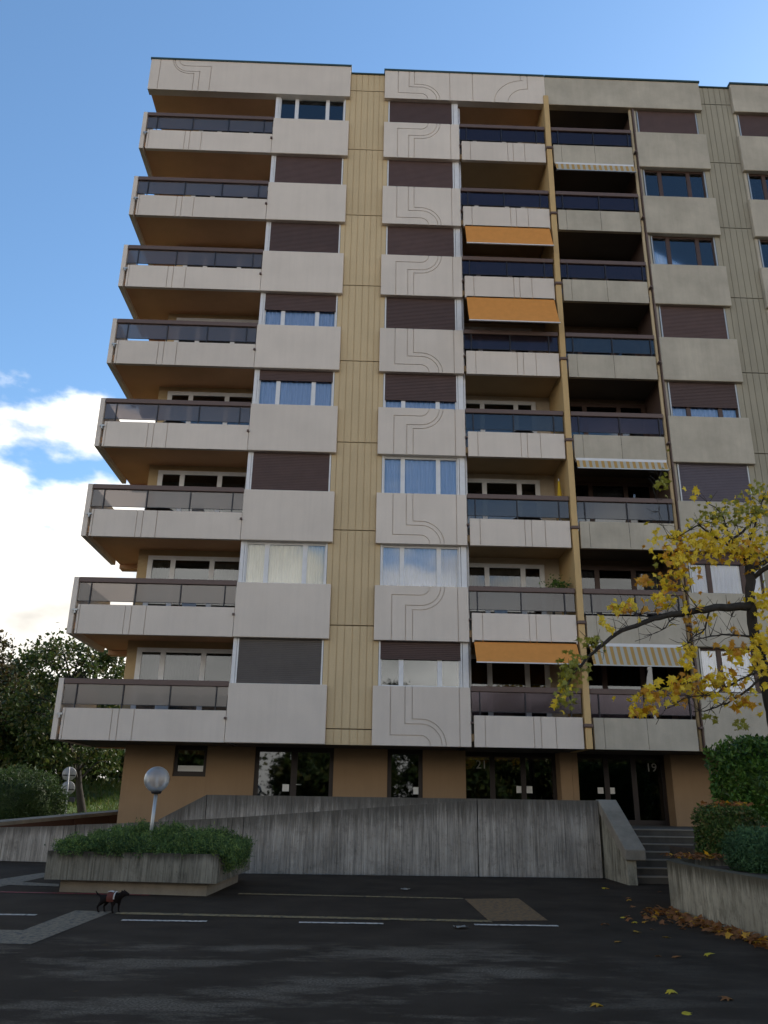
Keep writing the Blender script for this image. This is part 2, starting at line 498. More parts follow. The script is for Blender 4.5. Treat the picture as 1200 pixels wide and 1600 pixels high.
# ------------------------------------------------------------------ the setting
g = MB().add([(-400, -300, 0), (400, -300, 0), (400, 900, 0), (-400, 900, 0)], [(0, 1, 2, 3)])
tag(g.build('ground', M_asph), kind='structure')
def sheet(name, poly, z, mat):
    o = MB().add([(x, y, z) for x, y in poly], [tuple(range(len(poly)))]).build(name, mat)
    return tag(o, kind='structure')
def marks(name, px, z, mat): return sheet(name, [tuple(atZ(u, v))[:2] for u, v in px], z, mat)
for (x0, x1) in ((-5.75, -4.55), (-3.22, -2.04), (-0.76, 0.42), (1.70, 2.88)):
    yy = -9.98 if x0 > -4 else -9.55
    sheet('road_marking', [(x0, yy - 0.05), (x1, yy - 0.07), (x1, yy + 0.05), (x0, yy + 0.07)], 0.008, M_wline)
sheet('road_marking', [(-3.5, -9.35), (2.0, -9.72), (2.0, -9.50), (-3.5, -9.13)], 0.008, M_yline)
sheet('road_marking', [(-2.1, -6.46), (1.95, -6.76), (1.95, -6.6), (-2.1, -6.28)], 0.008, M_yline)
sheet('road_marking', [(-8.5, -6.55), (-3.6, -6.86), (-3.6, -6.72), (-8.5, -6.41)], 0.008, M_rline)
marks('paving_band', [(118, 1423), (176, 1425), (48, 1476), (-60, 1473), (-60, 1452), (36, 1454)], 0.005, M_band)
marks('paving_band', [(0, 1374), (66, 1364), (92, 1366), (0, 1386), (-80, 1397), (-80, 1384)], 0.005, M_band)
marks('paving_band', [(22, 1378), (92, 1382), (92, 1386), (0, 1383)], 0.009, M_band)
sheet('paving_patch', [(1.97, -9.59), (2.86, -9.42), (2.98, -6.5), (1.97, -6.72)], 0.006, M_patch)

# grassy bank behind the left end of the building
def bank():
    nx, ny = 60, 40
    V, F = [], []
    for j in range(ny):
        for i in range(nx):
            x = -70 + 63.3 * i / (nx - 1); y = 12 + 70 * j / (ny - 1)
            z = 0.15 + 2.6 * min(1, max(0, (y - 14) / 26)) ** 1.1 + 0.12 * math.sin(x * 0.9) * math.cos(y * 0.7)
            V.append((x, y, z))
    for j in range(ny - 1):
        for i in range(nx - 1):
            F.append((j * nx + i, j * nx + i + 1, (j + 1) * nx + i + 1, (j + 1) * nx + i))
    m = MB().add(V, F, True)
    return tag(m.build('grass_bank', M_grass), kind='structure')
bank()
M_blade = foliage('grass_blades', [(0.06, 0.11, 0.02), (0.11, 0.17, 0.03), (0.16, 0.15, 0.05)], 0.6, 0.3)
n = 26000
gx = rng.uniform(-32, -8.0, n); gy = rng.uniform(12.5, 44, n)
gz = 0.15 + 2.6 * np.clip((gy - 14) / 26, 0, 1) ** 1.1 + 0.12 * np.sin(gx * 0.9) * np.cos(gy * 0.7)
me = leaf_cloud('grass', np.stack([gx, gy, gz], 1), 0.32, M_blade, 0.12, -1.6)
tag(put('grass', me), 'short grass growing on the bank beyond the building', 'grass', kind='stuff')

# ------------------------------------------------------------------ building dimensions
P = 2.85                    # storey height
Z0 = 3.05                   # underside of the lowest panels
HP = 1.576                  # height of a bay panel
NL = 8
ZP0, ZP1 = Z0 + 8 * P - 0.149, Z0 + 8 * P + 1.15
BODY = 12.0
L = lambda k: Z0 + P * k    # k = 0..7

b21 = thing('apartment_building', 'nine storey apartment block with painted beige panels, ochre soffits and white window frames', 'building', (0, 2, 0))
b19 = thing('apartment_building', 'adjoining apartment block with bare grey concrete panels and brown window frames', 'building', (10, 2, 0))

# ---- grooved panels (the grooves are cut into the slab)
def offset_path(path, w):
    """2D polyline -> closed ribbon polygon of width w with mitred corners"""
    P2 = [Vector((p[0], p[1])) for p in path]
    Lf, Rt = [], []
    for i, p in enumerate(P2):
        d0 = (p - P2[i - 1]).normalized() if i > 0 else None
        d1 = (P2[i + 1] - p).normalized() if i < len(P2) - 1 else None
        if d0 is None: d0 = d1
        if d1 is None: d1 = d0
        n0 = Vector((-d0.y, d0.x)); n1 = Vector((-d1.y, d1.x))
        nn = (n0 + n1).normalized(); k = w / 2 / max(0.4, nn.dot(n0))
        Lf.append(p + nn * k); Rt.append(p - nn * k)
    return Lf, Rt
def cut_panel(name, w, h, t, paths, mat, gw=0.023, depth=0.034):
    """slab 0..w, 0..t, 0..h with grooves along the given (x, z) paths in its front face"""
    body = MB().box(0, w, 0, t, 0, h).mesh(name, mat)
    cut = MB()
    for path in paths:
        Lf, Rt = offset_path(path, gw); n = len(Lf)
        vs_ = [(p.x, -0.05, p.y) for p in Lf] + [(p.x, -0.05, p.y) for p in Rt] + [(p.x, depth, p.y) for p in Lf] + [(p.x, depth, p.y) for p in Rt]
        fs = []
        for i in range(n - 1):
            fs += [(i, i + 1, n + i + 1, n + i), (2 * n + i, 3 * n + i, 3 * n + i + 1, 2 * n + i + 1),
                   (i, 2 * n + i, 2 * n + i + 1, i + 1), (n + i, n + i + 1, 3 * n + i + 1, 3 * n + i)]
        fs += [(0, n, 3 * n, 2 * n), (n - 1, 3 * n - 1, 4 * n - 1, 2 * n - 1)]
        cut.add(vs_, fs)
    cm = cut.mesh('groove_tool', mat)
    a = bpy.data.objects.new('groove_body', body); c = bpy.data.objects.new('groove_tool', cm)
    COL.objects.link(a); COL.objects.link(c)
    md = a.modifiers.new('cut', 'BOOLEAN'); md.operation = 'DIFFERENCE'; md.object = c; md.solver = 'EXACT'; md.use_self = True
    dg = bpy.context.evaluated_depsgraph_get(); dg.update()
    me = bpy.data.meshes.new_from_object(a.evaluated_get(dg))
    me.name = name
    bpy.data.objects.remove(a); bpy.data.objects.remove(c)
    if len(me.materials) == 0: me.materials.append(mat)
    return me
def arc_path(w, h, xv, r, xc, up):
    """vertical line, sharp corner, then a quarter circle ending on the panel edge"""
    pts = []
    for k in range(13):
        t = math.pi / 2 * k / 12
        pts.append((xc + r * math.cos(t), r * math.sin(t)))      # from the edge (z = 0) round to horizontal
    pts[0] = (pts[0][0], -0.05)
    pts.append((xv, r)); pts.append((xv, h + 0.05))
    return [(x, h - z) for x, z in pts] if up else pts

W_D = 3.06 - 0.37
def d_paths(w, h, up):
    ps = [arc_path(w, h, 0.182 * W_D, 0.27, 0.487 * W_D, up), arc_path(w, h, 0.33 * W_D, 0.57, 0.493 * W_D, up), arc_path(w, h, 0.403 * W_D, 0.70, 0.487 * W_D, up)]
    ps.append([(0.886 * W_D, -0.05), (0.886 * W_D, h + 0.05)])
    return ps
T = 0.28
me_d_up = cut_panel('facade_panel', W_D, HP, T, d_paths(W_D, HP, True), M_panel)
me_d_dn = cut_panel('facade_panel', W_D, HP, T, d_paths(W_D, HP, False), M_panel)
W_B = 3.58 - 0.89
me_b = bevel(MB().box(0, W_B, 0, T, 0, HP).mesh('facade_panel', M_panel), 0.012)
W_F = 12.04 - 9.47
me_f = bevel(MB().box(0, W_F, 0, T, 0, HP).mesh('facade_panel', M_grey), 0.015)
for k in range(NL):
    put('facade_panel', me_b, b21, (-3.58, 0, L(k)))
    put('facade_panel', me_d_dn if k % 2 == 0 else me_d_up, b21, (0.37, 0, L(k)))
    put('facade_panel', me_f, b19, (9.47, 0.01, L(k)))
    put('facade_panel', me_f, b19, (13.23, 0.01, L(k)))

# ---- parapets
hA = ZP1 + 0.12 - ZP0
def sarc(x0, r, xr, h):
    """from the top edge, quarter circle to horizontal, then a sharp corner down to the lower edge"""
    pts = [(x0 + r * (1 - math.cos(math.pi / 2 * k / 10)), h - r * math.sin(math.pi / 2 * k / 10)) for k in range(11)]
    pts[0] = (x0, h + 0.05)
    return pts + [(xr, h - r), (xr, -0.05)]
wA = 8.19 - 0.89
pa = [sarc(1.02, 0.26, 2.20, hA), sarc(0.86, 0.52, 1.80, hA), sarc(0.80, 0.62, 1.60, hA), [(0.34, -0.05), (0.34, hA + 0.05)]]
put('parapet', cut_panel('parapet', wA, hA, T, pa, M_panel), b21, (-8.19, 0, ZP0))
hD = ZP1 - ZP0
wD = 6.26 - 0.37
def garc(xb, r, xt, h):
    pts = [(xb + r * (1 - math.cos(math.pi / 2 * k / 10)), -0.05 + (h + 0.0) * 0 + r * math.sin(math.pi / 2 * k / 10)) for k in range(11)]
    return [(x, z) for x, z in pts] + [(xt, pts[-1][1]), (xt, h + 0.05)]
pd_ = d_paths(W_D, hD, False) + [[(3.22, -0.05), (3.22, hD + 0.05)]]
pd_ += [garc(4.0, 1.12, 5.0, hD), garc(4.5, 0.72, 5.25, hD)]
put('parapet', cut_panel('parapet', wD, hD, T, pd_, M_panel), b21, (0.37, 0, ZP0))
put('parapet', bevel(MB().box(0, 12.04 - 6.265, 0, T, 0, hD).mesh('parapet', M_grey), 0.012), b19, (6.265, 0.01, ZP0))
put('parapet', bevel(MB().box(0, 18.8, 0, T, 0, hD).mesh('parapet', M_grey), 0.012), b19, (13.23, 0.01, ZP0))
def cap(parent, x0, x1, z): MB().box(x0 - 0.03, x1 + 0.03, -0.03, T + 0.1, 0, 0.07).build('parapet_cap', M_cap, parent, (0, 0, z))
cap(b21, -8.19, -0.89, ZP0 + hA + 0.002); cap(b21, 0.37, 6.22, ZP1 + 0.002); cap(b19, 6.30, 12.04, ZP1 + 0.002); cap(b19, 13.23, 32.0, ZP1 + 0.002)

# ---- ribbed cladding strips
def ribbed(w, h, t, fr, mat, gw=0.024, gd=0.018):
    prof = [(0, 0)]
    for f in fr:
        x = f * w
        prof += [(x - gw / 2, 0), (x - gw / 2, gd), (x + gw / 2, gd), (x + gw / 2, 0)]
    prof += [(w, 0), (w, t), (0, t)]
    return MB().prism(prof, 0, h).mesh('cladding_panel', mat)
FR = (0.10, 0.235, 0.37, 0.515, 0.655, 0.785, 0.90)
zj = [Z0] + [Z0 + 0.425 + P * (k + 1) - P + (P - 0.0) * 0 for k in range(9)]
zj = [Z0] + [6.33 - P + P * k for k in range(0, 9)]
zj[-1] = 26.15
zj.append(26.95)
for i in range(len(zj) - 1):
    h = zj[i + 1] - zj[i] - 0.03
    put('cladding_panel', ribbed(1.54, h, 0.1, FR, M_tan), b21, (-1.03, 0.15, zj[i] + 0.004))
    put('cladding_panel', ribbed(1.48, h, 0.1, FR, M_gstrip), b19, (11.89, 0.15, zj[i] + 0.004))
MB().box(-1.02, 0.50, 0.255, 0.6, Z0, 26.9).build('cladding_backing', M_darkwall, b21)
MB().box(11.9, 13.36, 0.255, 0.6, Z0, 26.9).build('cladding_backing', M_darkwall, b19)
for p_, xa_, xb_ in ((b21, -0.88, 0.36), (b19, 12.05, 13.22)):
    MB().box(xa_, xb_, 0.10, 0.7, 0, 0.045).build('parapet_cap', M_cap, p_, (0, 0, 26.925))

# ---- bodies: walls, roof, near-black blocks standing in for the unlit rooms behind the glass
YR = 1.75
wall_a = MB(); wall_a.box(-6.95, -3.60, YR, BODY, Z0 + 0.25, 26.8).build('wall', M_tanwall, b21)
MB().box(-3.60, 3.05, 1.3, BODY, Z0 + 0.25, 26.8).build('wall', M_black, b21)
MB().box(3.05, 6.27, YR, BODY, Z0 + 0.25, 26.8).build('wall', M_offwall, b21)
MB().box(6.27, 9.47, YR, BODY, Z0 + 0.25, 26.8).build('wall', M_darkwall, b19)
MB().box(9.47, 32.0, 1.3, BODY, Z0 + 0.25, 26.8).build('wall', M_black, b19)  # unseen right stretch lengthened to keep the foreground in shadow
# return walls of the bays
for x0, x1, p, m in ((-3.565, -3.46, b21, M_white), (2.885, 3.045, b21, M_white), (9.50, 9.60, b19, M_grey), (11.86, 12.02, b19, M_gstrip), (13.27, 13.36, b19, M_grey)):
    MB().box(x0, x1, 0.14, 1.9, Z0 + 0.02, 25.69).build('bay_return', m, p)
# roof slabs
MB().box(-8.17, 6.24, T + 0.003, BODY, ZP0 + 0.16, 26.85).build('roof', M_soffit, b21)
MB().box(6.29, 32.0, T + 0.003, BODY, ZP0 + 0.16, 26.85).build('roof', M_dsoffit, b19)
# slab over the open ground floor
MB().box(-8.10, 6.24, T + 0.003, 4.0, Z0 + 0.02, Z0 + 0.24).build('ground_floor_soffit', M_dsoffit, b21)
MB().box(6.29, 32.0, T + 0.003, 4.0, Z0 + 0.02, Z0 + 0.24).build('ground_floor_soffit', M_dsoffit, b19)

# ---- bay windows
def pleat(w, h, amp=0.04, pitch=0.15):
    n = max(6, int(w / pitch * 6)); m = MB(); V = []; F = []
    ph = random.random() * 6
    for i in range(n + 1):
        x = w * i / n; y = amp * math.sin(2 * math.pi * x / pitch + ph + 0.6 * math.sin(x * 3))
        V += [(x, y, 0), (x, y * 0.7, h)]
    for i in range(n): F.append((2 * i, 2 * i + 2, 2 * i + 3, 2 * i + 1))
    return m.add(V, F, True)
def shutter_mesh(w, h, mat):
    pitch = 0.052; n = max(1, int(h / pitch)); prof = []
    for i in range(n):
        z = -i * pitch
        prof += [(0.012, z), (0.0, z - 0.008), (0.0, z - pitch + 0.008), (0.012, z - pitch)]
    prof += [(0.03, -n * pitch), (0.03, 0)]
    return MB().prism(prof, 0, w, 'X').mesh('roller_shutter', mat)
def bay_window(parent, x0, x1, z, shut, frame_m, curt, smat):
    """three-light window between two facade panels; shut = how far the roller shutter is down"""
    H = P - HP + 0.10
    zb = z + HP - 0.08
    w = x1 - x0
    t = 0.07
    fr = MB()
    fr.box(0, w, 0, 0.08, 0, t + 0.06); fr.box(0, w, 0, 0.08, H - 0.09, H)
    ms = [0.0, 0.62 / 2.32 * w, (0.62 + 1.08) / 2.32 * w, w]
    xs = [(0, t), (ms[1] - 0.065, ms[1] + 0.065), (ms[2] - 0.065, ms[2] + 0.065), (w - t, w)]
    for a, b in xs: fr.box(a, b, 0.003, 0.077, t + 0.06, H - 0.09)
    o = fr.build('window', frame_m, parent, (x0, 0.20, zb))
    for i in range(3):
        a, b = xs[i][1], xs[i + 1][0]
        MB().box(a - 0.01, b + 0.01, 0.035, 0.045, t + 0.05, H - 0.08).build('pane', M_pane, o, (x0, 0.20, zb))
    if curt:
        c = pleat(w - 0.1, H - 0.1)
        c.build('curtain', curt, o, (x0 + 0.05, 0.315, zb + 0.05))
    if shut > 0:
        sh = (H - 0.07) * shut + 0.01
        put('roller_shutter', shutter_mesh(w - 0.05, sh, smat), o, (x0 + 0.025, 0.155, zb + H - 0.01))
    for gx_ in (x0 - 0.01, x1 - 0.035):
        MB().box(0, 0.045, 0, 0.05, 0, H).build('shutter_guide', frame_m if frame_m is M_white else M_steel, o, (gx_, 0.145, zb))
    return o
SB = [1, 0, 1, 0.30, 0.5, 1, 1, 0]; CB = [M_curt_y, M_curt_y, M_curt_b, M_curt_b, M_curt_b, M_curt_b, M_curt_b, M_curt_w]
SD = [0.42, 0, 0, 0.74, 1, 1, 1, 1]; CD = [None, M_curt_b, M_curt_b, M_curt_b, None, None, None, None]
SF = [0, 0.30, 1, 0.70, 1, 0, 0, 1]; CF = [M_curt_b, M_curt_b, None, M_curt_b, None, M_curt_w, None, None]
SH = [1, 1, 1, 1, 1, 0, 0, 1]
for k in range(NL):
    bay_window(b21, -3.44, -1.05, L(k), SB[k], M_white, CB[k], M_shutter2 if k == 0 else M_shutter)
    bay_window(b21, 0.53, 2.86, L(k), SD[k], M_white, CD[k], M_shutter)
    bay_window(b19, 9.64, 11.84, L(k), SF[k], M_brownframe, CF[k], M_shutter3 if k == 2 else M_shutter)
    bay_window(b19, 13.40, 15.6, L(k), SH[k], M_brownframe, M_curt_w, M_shutter)

orn = MB().tube([(10.45, 0.30, L(6) + HP + 0.50), (10.55, 0.30, L(6) + HP + 0.56), (10.75, 0.30, L(6) + HP + 0.58), (10.95, 0.30, L(6) + HP + 0.55), (11.05, 0.30, L(6) + HP + 0.62)], [0.02, 0.035, 0.03, 0.035, 0.02], 8)
orn.build('window_ornament', M_white, b19)
# ---- balconies
def notched(w, h, t, fr, mat, gw=0.022):
    return ribbed(w, h, t, fr, mat, gw, 0.03)
me_pa = notched(4.38, 0.83, 0.12, (0.015, 0.304, 0.344, 0.437), M_panel)
me_pe = notched(2.98, 0.83, 0.12, (0.10, 0.547, 0.613, 0.75), M_panel)
me_pg = notched(2.84, 0.83, 0.12, (0.10, 0.52), M_grey, 0.012)
for me in (me_pa, me_pe, me_pg): me.name = 'front_panel'
me_post = MB().box(-0.015, 0.015, 0, 0.03, 0, 0.95).mesh('post', M_darkmetal)
me_bracket = bevel(MB().box(-0.035, 0.035, -0.05, 0.12, 0, 0.06).mesh('bracket', M_rail), 0.008)
me_bracket_s = MB().box(-0.07, 0.07, -0.03, 0.03, 0, 0.05).box(-0.02, 0.02, -0.05, 0.1, -0.08, 0).mesh('bracket', M_steel)
GL0, GL1, RL1 = 0.945, 1.47, 1.62
def railing(bal, x0, x1, z, posts, gmat):
    put('handrail', bevel(MB().box(x0, x1, -0.01, 0.12, GL1, RL1).mesh('handrail', M_rail), 0.012), bal, (0, 0, z))
    xs = [x0 + 0.01] + list(posts) + [x1 - 0.01]
    for a, b in zip(xs[:-1], xs[1:]):
        if b - a < 0.05: continue
        MB().box(a + 0.008, b - 0.008, 0.05, 0.058, GL0, GL1 - 0.004).build('glass_pane', gmat, bal, (0, 0, z))
    for x in posts: put('post', me_post, bal, (x, 0.012, z + 0.52))
    MB().box(x0, x1, 0.045, 0.065, GL0 - 0.016, GL0 - 0.002).build('lower_rail', M_darkmetal, bal, (0, 0, z))
for k in range(NL):
    z = L(k)
    s0 = 0.15
    # corner balcony
    bal = MB().prism([(-8.05, 0.125), (-3.57, 0.125), (-3.57, YR), (-6.95, YR), (-6.95, 3.8), (-8.05, 3.8)], s0, s0 + 0.2).build('balcony', M_soffit, b21, (0, 0, z))
    put('front_panel', me_pa, bal, (-7.97, 0, z))
    MB().box(-8.19, -8.055, 0.0, 3.1, 0, 1.62).build('side_panel', M_panel, bal, (0, 0, z))
    MB().box(-8.05, -6.98, 3.805, 3.9, 0, 0.8).build('rear_panel', M_panel, bal, (0, 0, z))
    MB().box(-8.04, -6.96, 3.5, 3.79, -0.0, s0 - 0.003).build('edge_beam', M_soffit, bal, (0, 0, z))
    railing(bal, -8.04, -3.585, z, (-7.68, -6.42, -5.15, -3.90), M_smoke)
    put('bracket', me_bracket_s, bal, (-8.02, -0.03, z + 0.64)); put('bracket', me_bracket, bal, (-3.60, -0.02, z + 0.6))
    # inner balcony
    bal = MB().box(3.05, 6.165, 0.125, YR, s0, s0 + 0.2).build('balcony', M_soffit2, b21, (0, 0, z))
    put('front_panel', me_pe, bal, (3.15, 0, z))
    railing(bal, 3.08, 6.15, z, (3.32, 4.58, 5.84), M_smokeb if k not in (1, 2, 3) else M_smokeg)
    put('bracket', me_bracket, bal, (3.09, 0.0, z + 0.6))
    # balcony of the bare block
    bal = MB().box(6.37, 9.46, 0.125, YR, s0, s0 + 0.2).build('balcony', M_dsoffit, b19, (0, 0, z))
    put('front_panel', me_pg, bal, (6.43, 0.01, z))
    railing(bal, 6.38, 9.30, z, (6.62, 7.90, 9.16), M_smokeg if k in (1, 2, 4) else M_smokeb)
    put('bracket', me_bracket, bal, (9.37, -0.02, z + 0.58))
    # party wall between the two blocks
    put('party_wall', bevel(MB().box(6.175, 6.355, -0.06, YR + 0.01, 0, P - 0.012 if k < NL - 1 else 2.43).mesh('party_wall', M_ochre), 0.01), b21, (0, 0, z + 0.62 if k else z + 0.62))
    put('bracket', bevel(MB().box(-0.12, 0.12, -0.11, 0.05, 0, 0.1).mesh('bracket', M_rail), 0.02), b21, (6.265, 0, z + 0.56))
MB().box(6.18, 6.35, -0.05, YR + 0.005, Z0, Z0 + 0.60).build('party_wall', M_ochre, b21)
MB().tube([(9.385, 0.16, Z0), (9.385, 0.16, 25.7)], 0.055, 10).build('downpipe', M_tan, b19)
MB().box(9.44, 9.495, 0.05, 1.7, Z0 + 0.03, 25.68).build('party_wall', M_rail, b19)
MB().tube([(3.10, 0.30, Z0 + 0.3), (3.10, 0.30, 25.6)], 0.04, 10).build('downpipe', M_white, b21)

# ---- windows on the balconies' rear walls
def rear_window(parent, x0, z, lights, fm, curt, ch):
    """tall three-light window door; lights = widths, mull = between them"""
    H = 2.42; zb = z + 0.36
    m = 0.15
    w = sum(lights) + m * (len(lights) + 1)
    fr = MB(); fr.box(0, w, 0, 0.1, H - 0.13, H); fr.box(0, w, 0, 0.1, 0, 0.1)
    x = 0
    xs = []
    for lw_ in lights:
        fr.box(x, x + m, 0.003, 0.097, 0.1, H - 0.13); xs.append((x + m, x + m + lw_)); x += m + lw_
    fr.box(x, x + m, 0.003, 0.097, 0.1, H - 0.13)
    o = fr.build('window', fm, parent, (x0, YR - 0.115, zb))
    MB().box(0.05, w - 0.05, 0.098, 0.108, 0.05, H - 0.05).build('unlit_room_panel', M_black, o, (x0, YR - 0.115, zb))  # black sheet painted as the unlit room behind the panes
    for a, b in xs:
        MB().box(a - 0.01, b + 0.01, 0.03, 0.038, 0.09, H - 0.12).build('pane', M_rear, o, (x0, YR - 0.115, zb))
    if curt:
        for a, b in xs:
            if ch and random.random() > ch: continue
            pleat(b - a - 0.02, H - 0.26, 0.012, 0.09).build('curtain', curt, o, (a + x0 + 0.01, YR - 0.115 + 0.065, zb + 0.1))
    return o
for k in range(NL):
    rear_window(b21, -6.62, L(k), (0.55, 1.05, 0.75), M_white, (M_curt_w, M_curt_y, None, None)[k % 4], 0.5)
    rear_window(b21, 3.10, L(k), (0.55, 0.98, 0.45), M_white, (None, M_curt_y, None, None)[k % 4], 0.4)
    rear_window(b19, 6.60, L(k), (0.5, 1.0, 0.7), M_brownframe, (None, M_curt_w, M_curt_w, None)[k % 4], 0.4)

# ---- awnings
def awning(parent, x0, x1, ztop, out, drop, mat, val=0.0):
    y0, y1 = -0.02, -0.02 - out
    n_ = 8
    upper = [(y0 + (y1 - y0) * t_ / n_, ztop - drop * t_ / n_ - 0.05 * drop * math.sin(math.pi * t_ / n_)) for t_ in range(n_ + 1)]
    fab = MB().prism(upper + [(y_ + 0.01, z_ - 0.012) for y_, z_ in reversed(upper)], x0, x1, 'X')
    o = fab.build('awning', mat, parent)
    MB().box(x0 - 0.01, x1 + 0.01, y1 - 0.03, y1 + 0.02, ztop - drop - val - 0.032, ztop - drop - val - 0.002).build('front_bar', M_white if mat is M_orange else M_steel, o)
    MB().box(x0, x1, 0.0, 0.11, ztop - 0.015, ztop + 0.09).build('cassette', M_orange if mat is M_orange else M_white, o)
    for x in (x0 + 0.06, x1 - 0.06):
        MB().tube([(x, 0.2, ztop - 0.12), (x, y1 + 0.03, ztop - drop - 0.02)], 0.012, 6).build('arm', M_steel, o)
    return o
awning(b21, 3.2, 6.10, L(6) - 0.04, 0.35, 0.93, M_orange)
awning(b21, 3.2, 6.10, L(5) - 0.04, 0.50, 1.16, M_orange)
awning(b21, 3.2, 6.10, L(1) - 0.04, 0.40, 0.58, M_orange)
awning(b19, 6.46, 9.25, L(7) - 0.05, 0.10, 0.34, M_stripe)
awning(b19, 6.46, 9.25, L(3) - 0.05, 0.10, 0.28, M_stripe)
awning(b19, 6.46, 9.25, L(1) - 0.05, 0.28, 0.56, M_stripe)

# ------------------------------------------------------------------ ground floor
FL = 1.09                                       # entrance level
YG = 2.0
def wall_seg(parent, x0, x1, z0=0.0, z1=Z0 + 0.02, y0=YG, y1=YG + 0.25): MB().box(x0, x1, y0, y1, z0, z1).build('wall', M_brownwall, parent)
wall_seg(b21, -6.72, -5.30); wall_seg(b21, -5.30, -4.36, 0, 2.22); wall_seg(b21, -4.36, -2.97); wall_seg(b21, -0.69, 0.87); wall_seg(b21, 1.90, 3.15)
wall_seg(b21, -2.97, -0.69, 0, FL - 0.02); wall_seg(b21, 0.87, 1.90, 0, FL - 0.02)
wall_seg(b21, -6.72, -6.47, 0, Z0 + 0.02, YG + 0.25, BODY)
wall_seg(b21, 5.92, 6.26, 0, Z0 + 0.02, YG, YG + 0.9); wall_seg(b19, 6.265, 6.44, 0, Z0 + 0.02, YG, YG + 0.9)
wall_seg(b19, 9.20, 32, 0, Z0 + 0.02, YG, YG + 0.9)
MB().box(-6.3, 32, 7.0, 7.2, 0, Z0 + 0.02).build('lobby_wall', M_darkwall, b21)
def glazing(parent, name, x0, x1, y, z0, z1, splits, fw=0.09, leaf=None):
    w, h = x1 - x0, z1 - z0
    fr = MB(); fr.box(0, w, 0, 0.09, 0, 0.14); fr.box(0, w, 0, 0.09, h - 0.12, h)
    edges = [0] + [s * w for s in splits] + [w]
    for i, e in enumerate(edges):
        a, b = (e, e + fw) if i == 0 else ((e - fw, e) if i == len(edges) - 1 else (e - fw * 0.75, e + fw * 0.75))
        fr.box(a, b, 0.003, 0.087, 0.14, h - 0.12)
    o = fr.build(name, M_shopframe, parent, (x0, y, z0))
    for a, b in zip(edges[:-1], edges[1:]):
        MB().box(a + 0.06, b - 0.06, 0.04, 0.05, 0.13, h - 0.11).build('pane', M_pane_dark, o, (x0, y, z0))
    return o
def notice(o, x, y, z, s=0.19):
    MB().box(0, s, 0, 0.004, 0, s * 1.02).build('notice', M_paper, o, (x, y, z))
w0 = glazing(b21, 'window', -5.30, -4.36, YG + 0.06, 2.22, Z0 + 0.02, ())
MB().box(-5.18, -4.42, YG + 0.085, YG + 0.095, 2.36, 2.52).build('blind', M_paper, w0)
d1 = glazing(b21, 'door', -2.97, -0.69, YG + 0.05, FL, Z0 + 0.02, (0.5,), 0.12)
notice(d1, -2.14, YG + 0.07, 1.86); MB().tube([(-1.75, YG + 0.0, 2.05), (-1.6, YG + 0.0, 2.05)], 0.014, 8).build('handle', M_steel, d1)
d2 = glazing(b21, 'door', 0.87, 1.90, YG + 0.05, FL, Z0 + 0.02, (), 0.12)
notice(d2, 1.63, YG + 0.07, 1.84)
YE = YG + 0.55
d3 = glazing(b21, 'entrance_door', 3.12, 5.92, YE, FL, Z0 + 0.02, (0.32, 0.65), 0.10)
notice(d3, 4.72, YE + 0.02, 1.93); notice(d3, 5.0, YE + 0.02, 1.93)
d4 = glazing(b19, 'entrance_door', 6.44, 9.20, YE, FL, Z0 + 0.02, (0.36, 0.66), 0.10)
notice(d4, 7.14, YE + 0.02, 1.95, 0.17); notice(d4, 7.48, YE + 0.02, 1.95, 0.17)
MB().box(3.12, 3.15, YG + 0.25, YE, FL, Z0).build('wall', M_brownwall, b21)
for txt, x, y, z, par in (('21', 3.52, YE - 0.03, 2.60, d3), ('19', 8.62, YE - 0.03, 2.60, d4)):
    cu = bpy.data.curves.new('house_number', 'FONT'); cu.body = txt; cu.size = 0.34; cu.extrude = 0.008
    to = bpy.data.objects.new('number_curve', cu); COL.objects.link(to)
    bpy.context.view_layer.update()
    dg = bpy.context.evaluated_depsgraph_get()
    me = bpy.data.meshes.new_from_object(to.evaluated_get(dg)); me.name = 'house_number'
    bpy.data.objects.remove(to)
    me.materials.clear(); me.materials.append(M_number)
    put('house_number', me, par, (x, y, z), (R(90), 0, 0))

# ------------------------------------------------------------------ terrace, ramp walls, steps
MB().box(-4.8, 5.9, -0.05, 9, 0.0, FL - 0.004).build('terrace', M_conc3).__setitem__('kind', 'structure')
MB().box(5.9, 14, -1.12, 9, 0.0, FL).build('terrace', M_steps).__setitem__('kind', 'structure')
def board_wall(pts, tops, thick, board=0.06, zb=0.0, cap_h=0.0):
    """board-marked concrete: every board strip stands at its own depth; pts is the front line on plan"""
    m = MB()
    for i in range(len(pts) - 1):
        a, b = Vector((*pts[i], 0)), Vector((*pts[i + 1], 0))
        d = (b - a); ln = d.length; d.normalize(); nrm = Vector((d.y, -d.x, 0))     # towards the viewer
        n = max(1, int(ln / board))
        for k in range(n):
            p, q = a + d * (ln * k / n), a + d * (ln * (k + 1) / n)
            t0, t1 = tops[i] + (tops[i + 1] - tops[i]) * k / n, tops[i] + (tops[i + 1] - tops[i]) * (k + 1) / n
            o = nrm * (random.choice((0, 0, 0.006, 0.012, 0.018)) + random.random() * 0.004)
            back = -nrm * thick
            f0, f1 = p + o, q + o
            V = [(f0.x, f0.y, zb), (f1.x, f1.y, zb), ((q + back).x, (q + back).y, zb), ((p + back).x, (p + back).y, zb),
                 (f0.x, f0.y, t0), (f1.x, f1.y, t1), ((q + back).x, (q + back).y, t1), ((p + back).x, (p + back).y, t0)]
            m.add(V, [(0, 3, 2, 1), (4, 5, 6, 7), (0, 1, 5, 4), (1, 2, 6, 5), (2, 3, 7, 6), (3, 0, 4, 7)])
    m.rise = [0.0, 0.0, 0.0, 0.0, 1.0, 1.0, 1.0, 1.0] * (len(m.v) // 8)
    return m
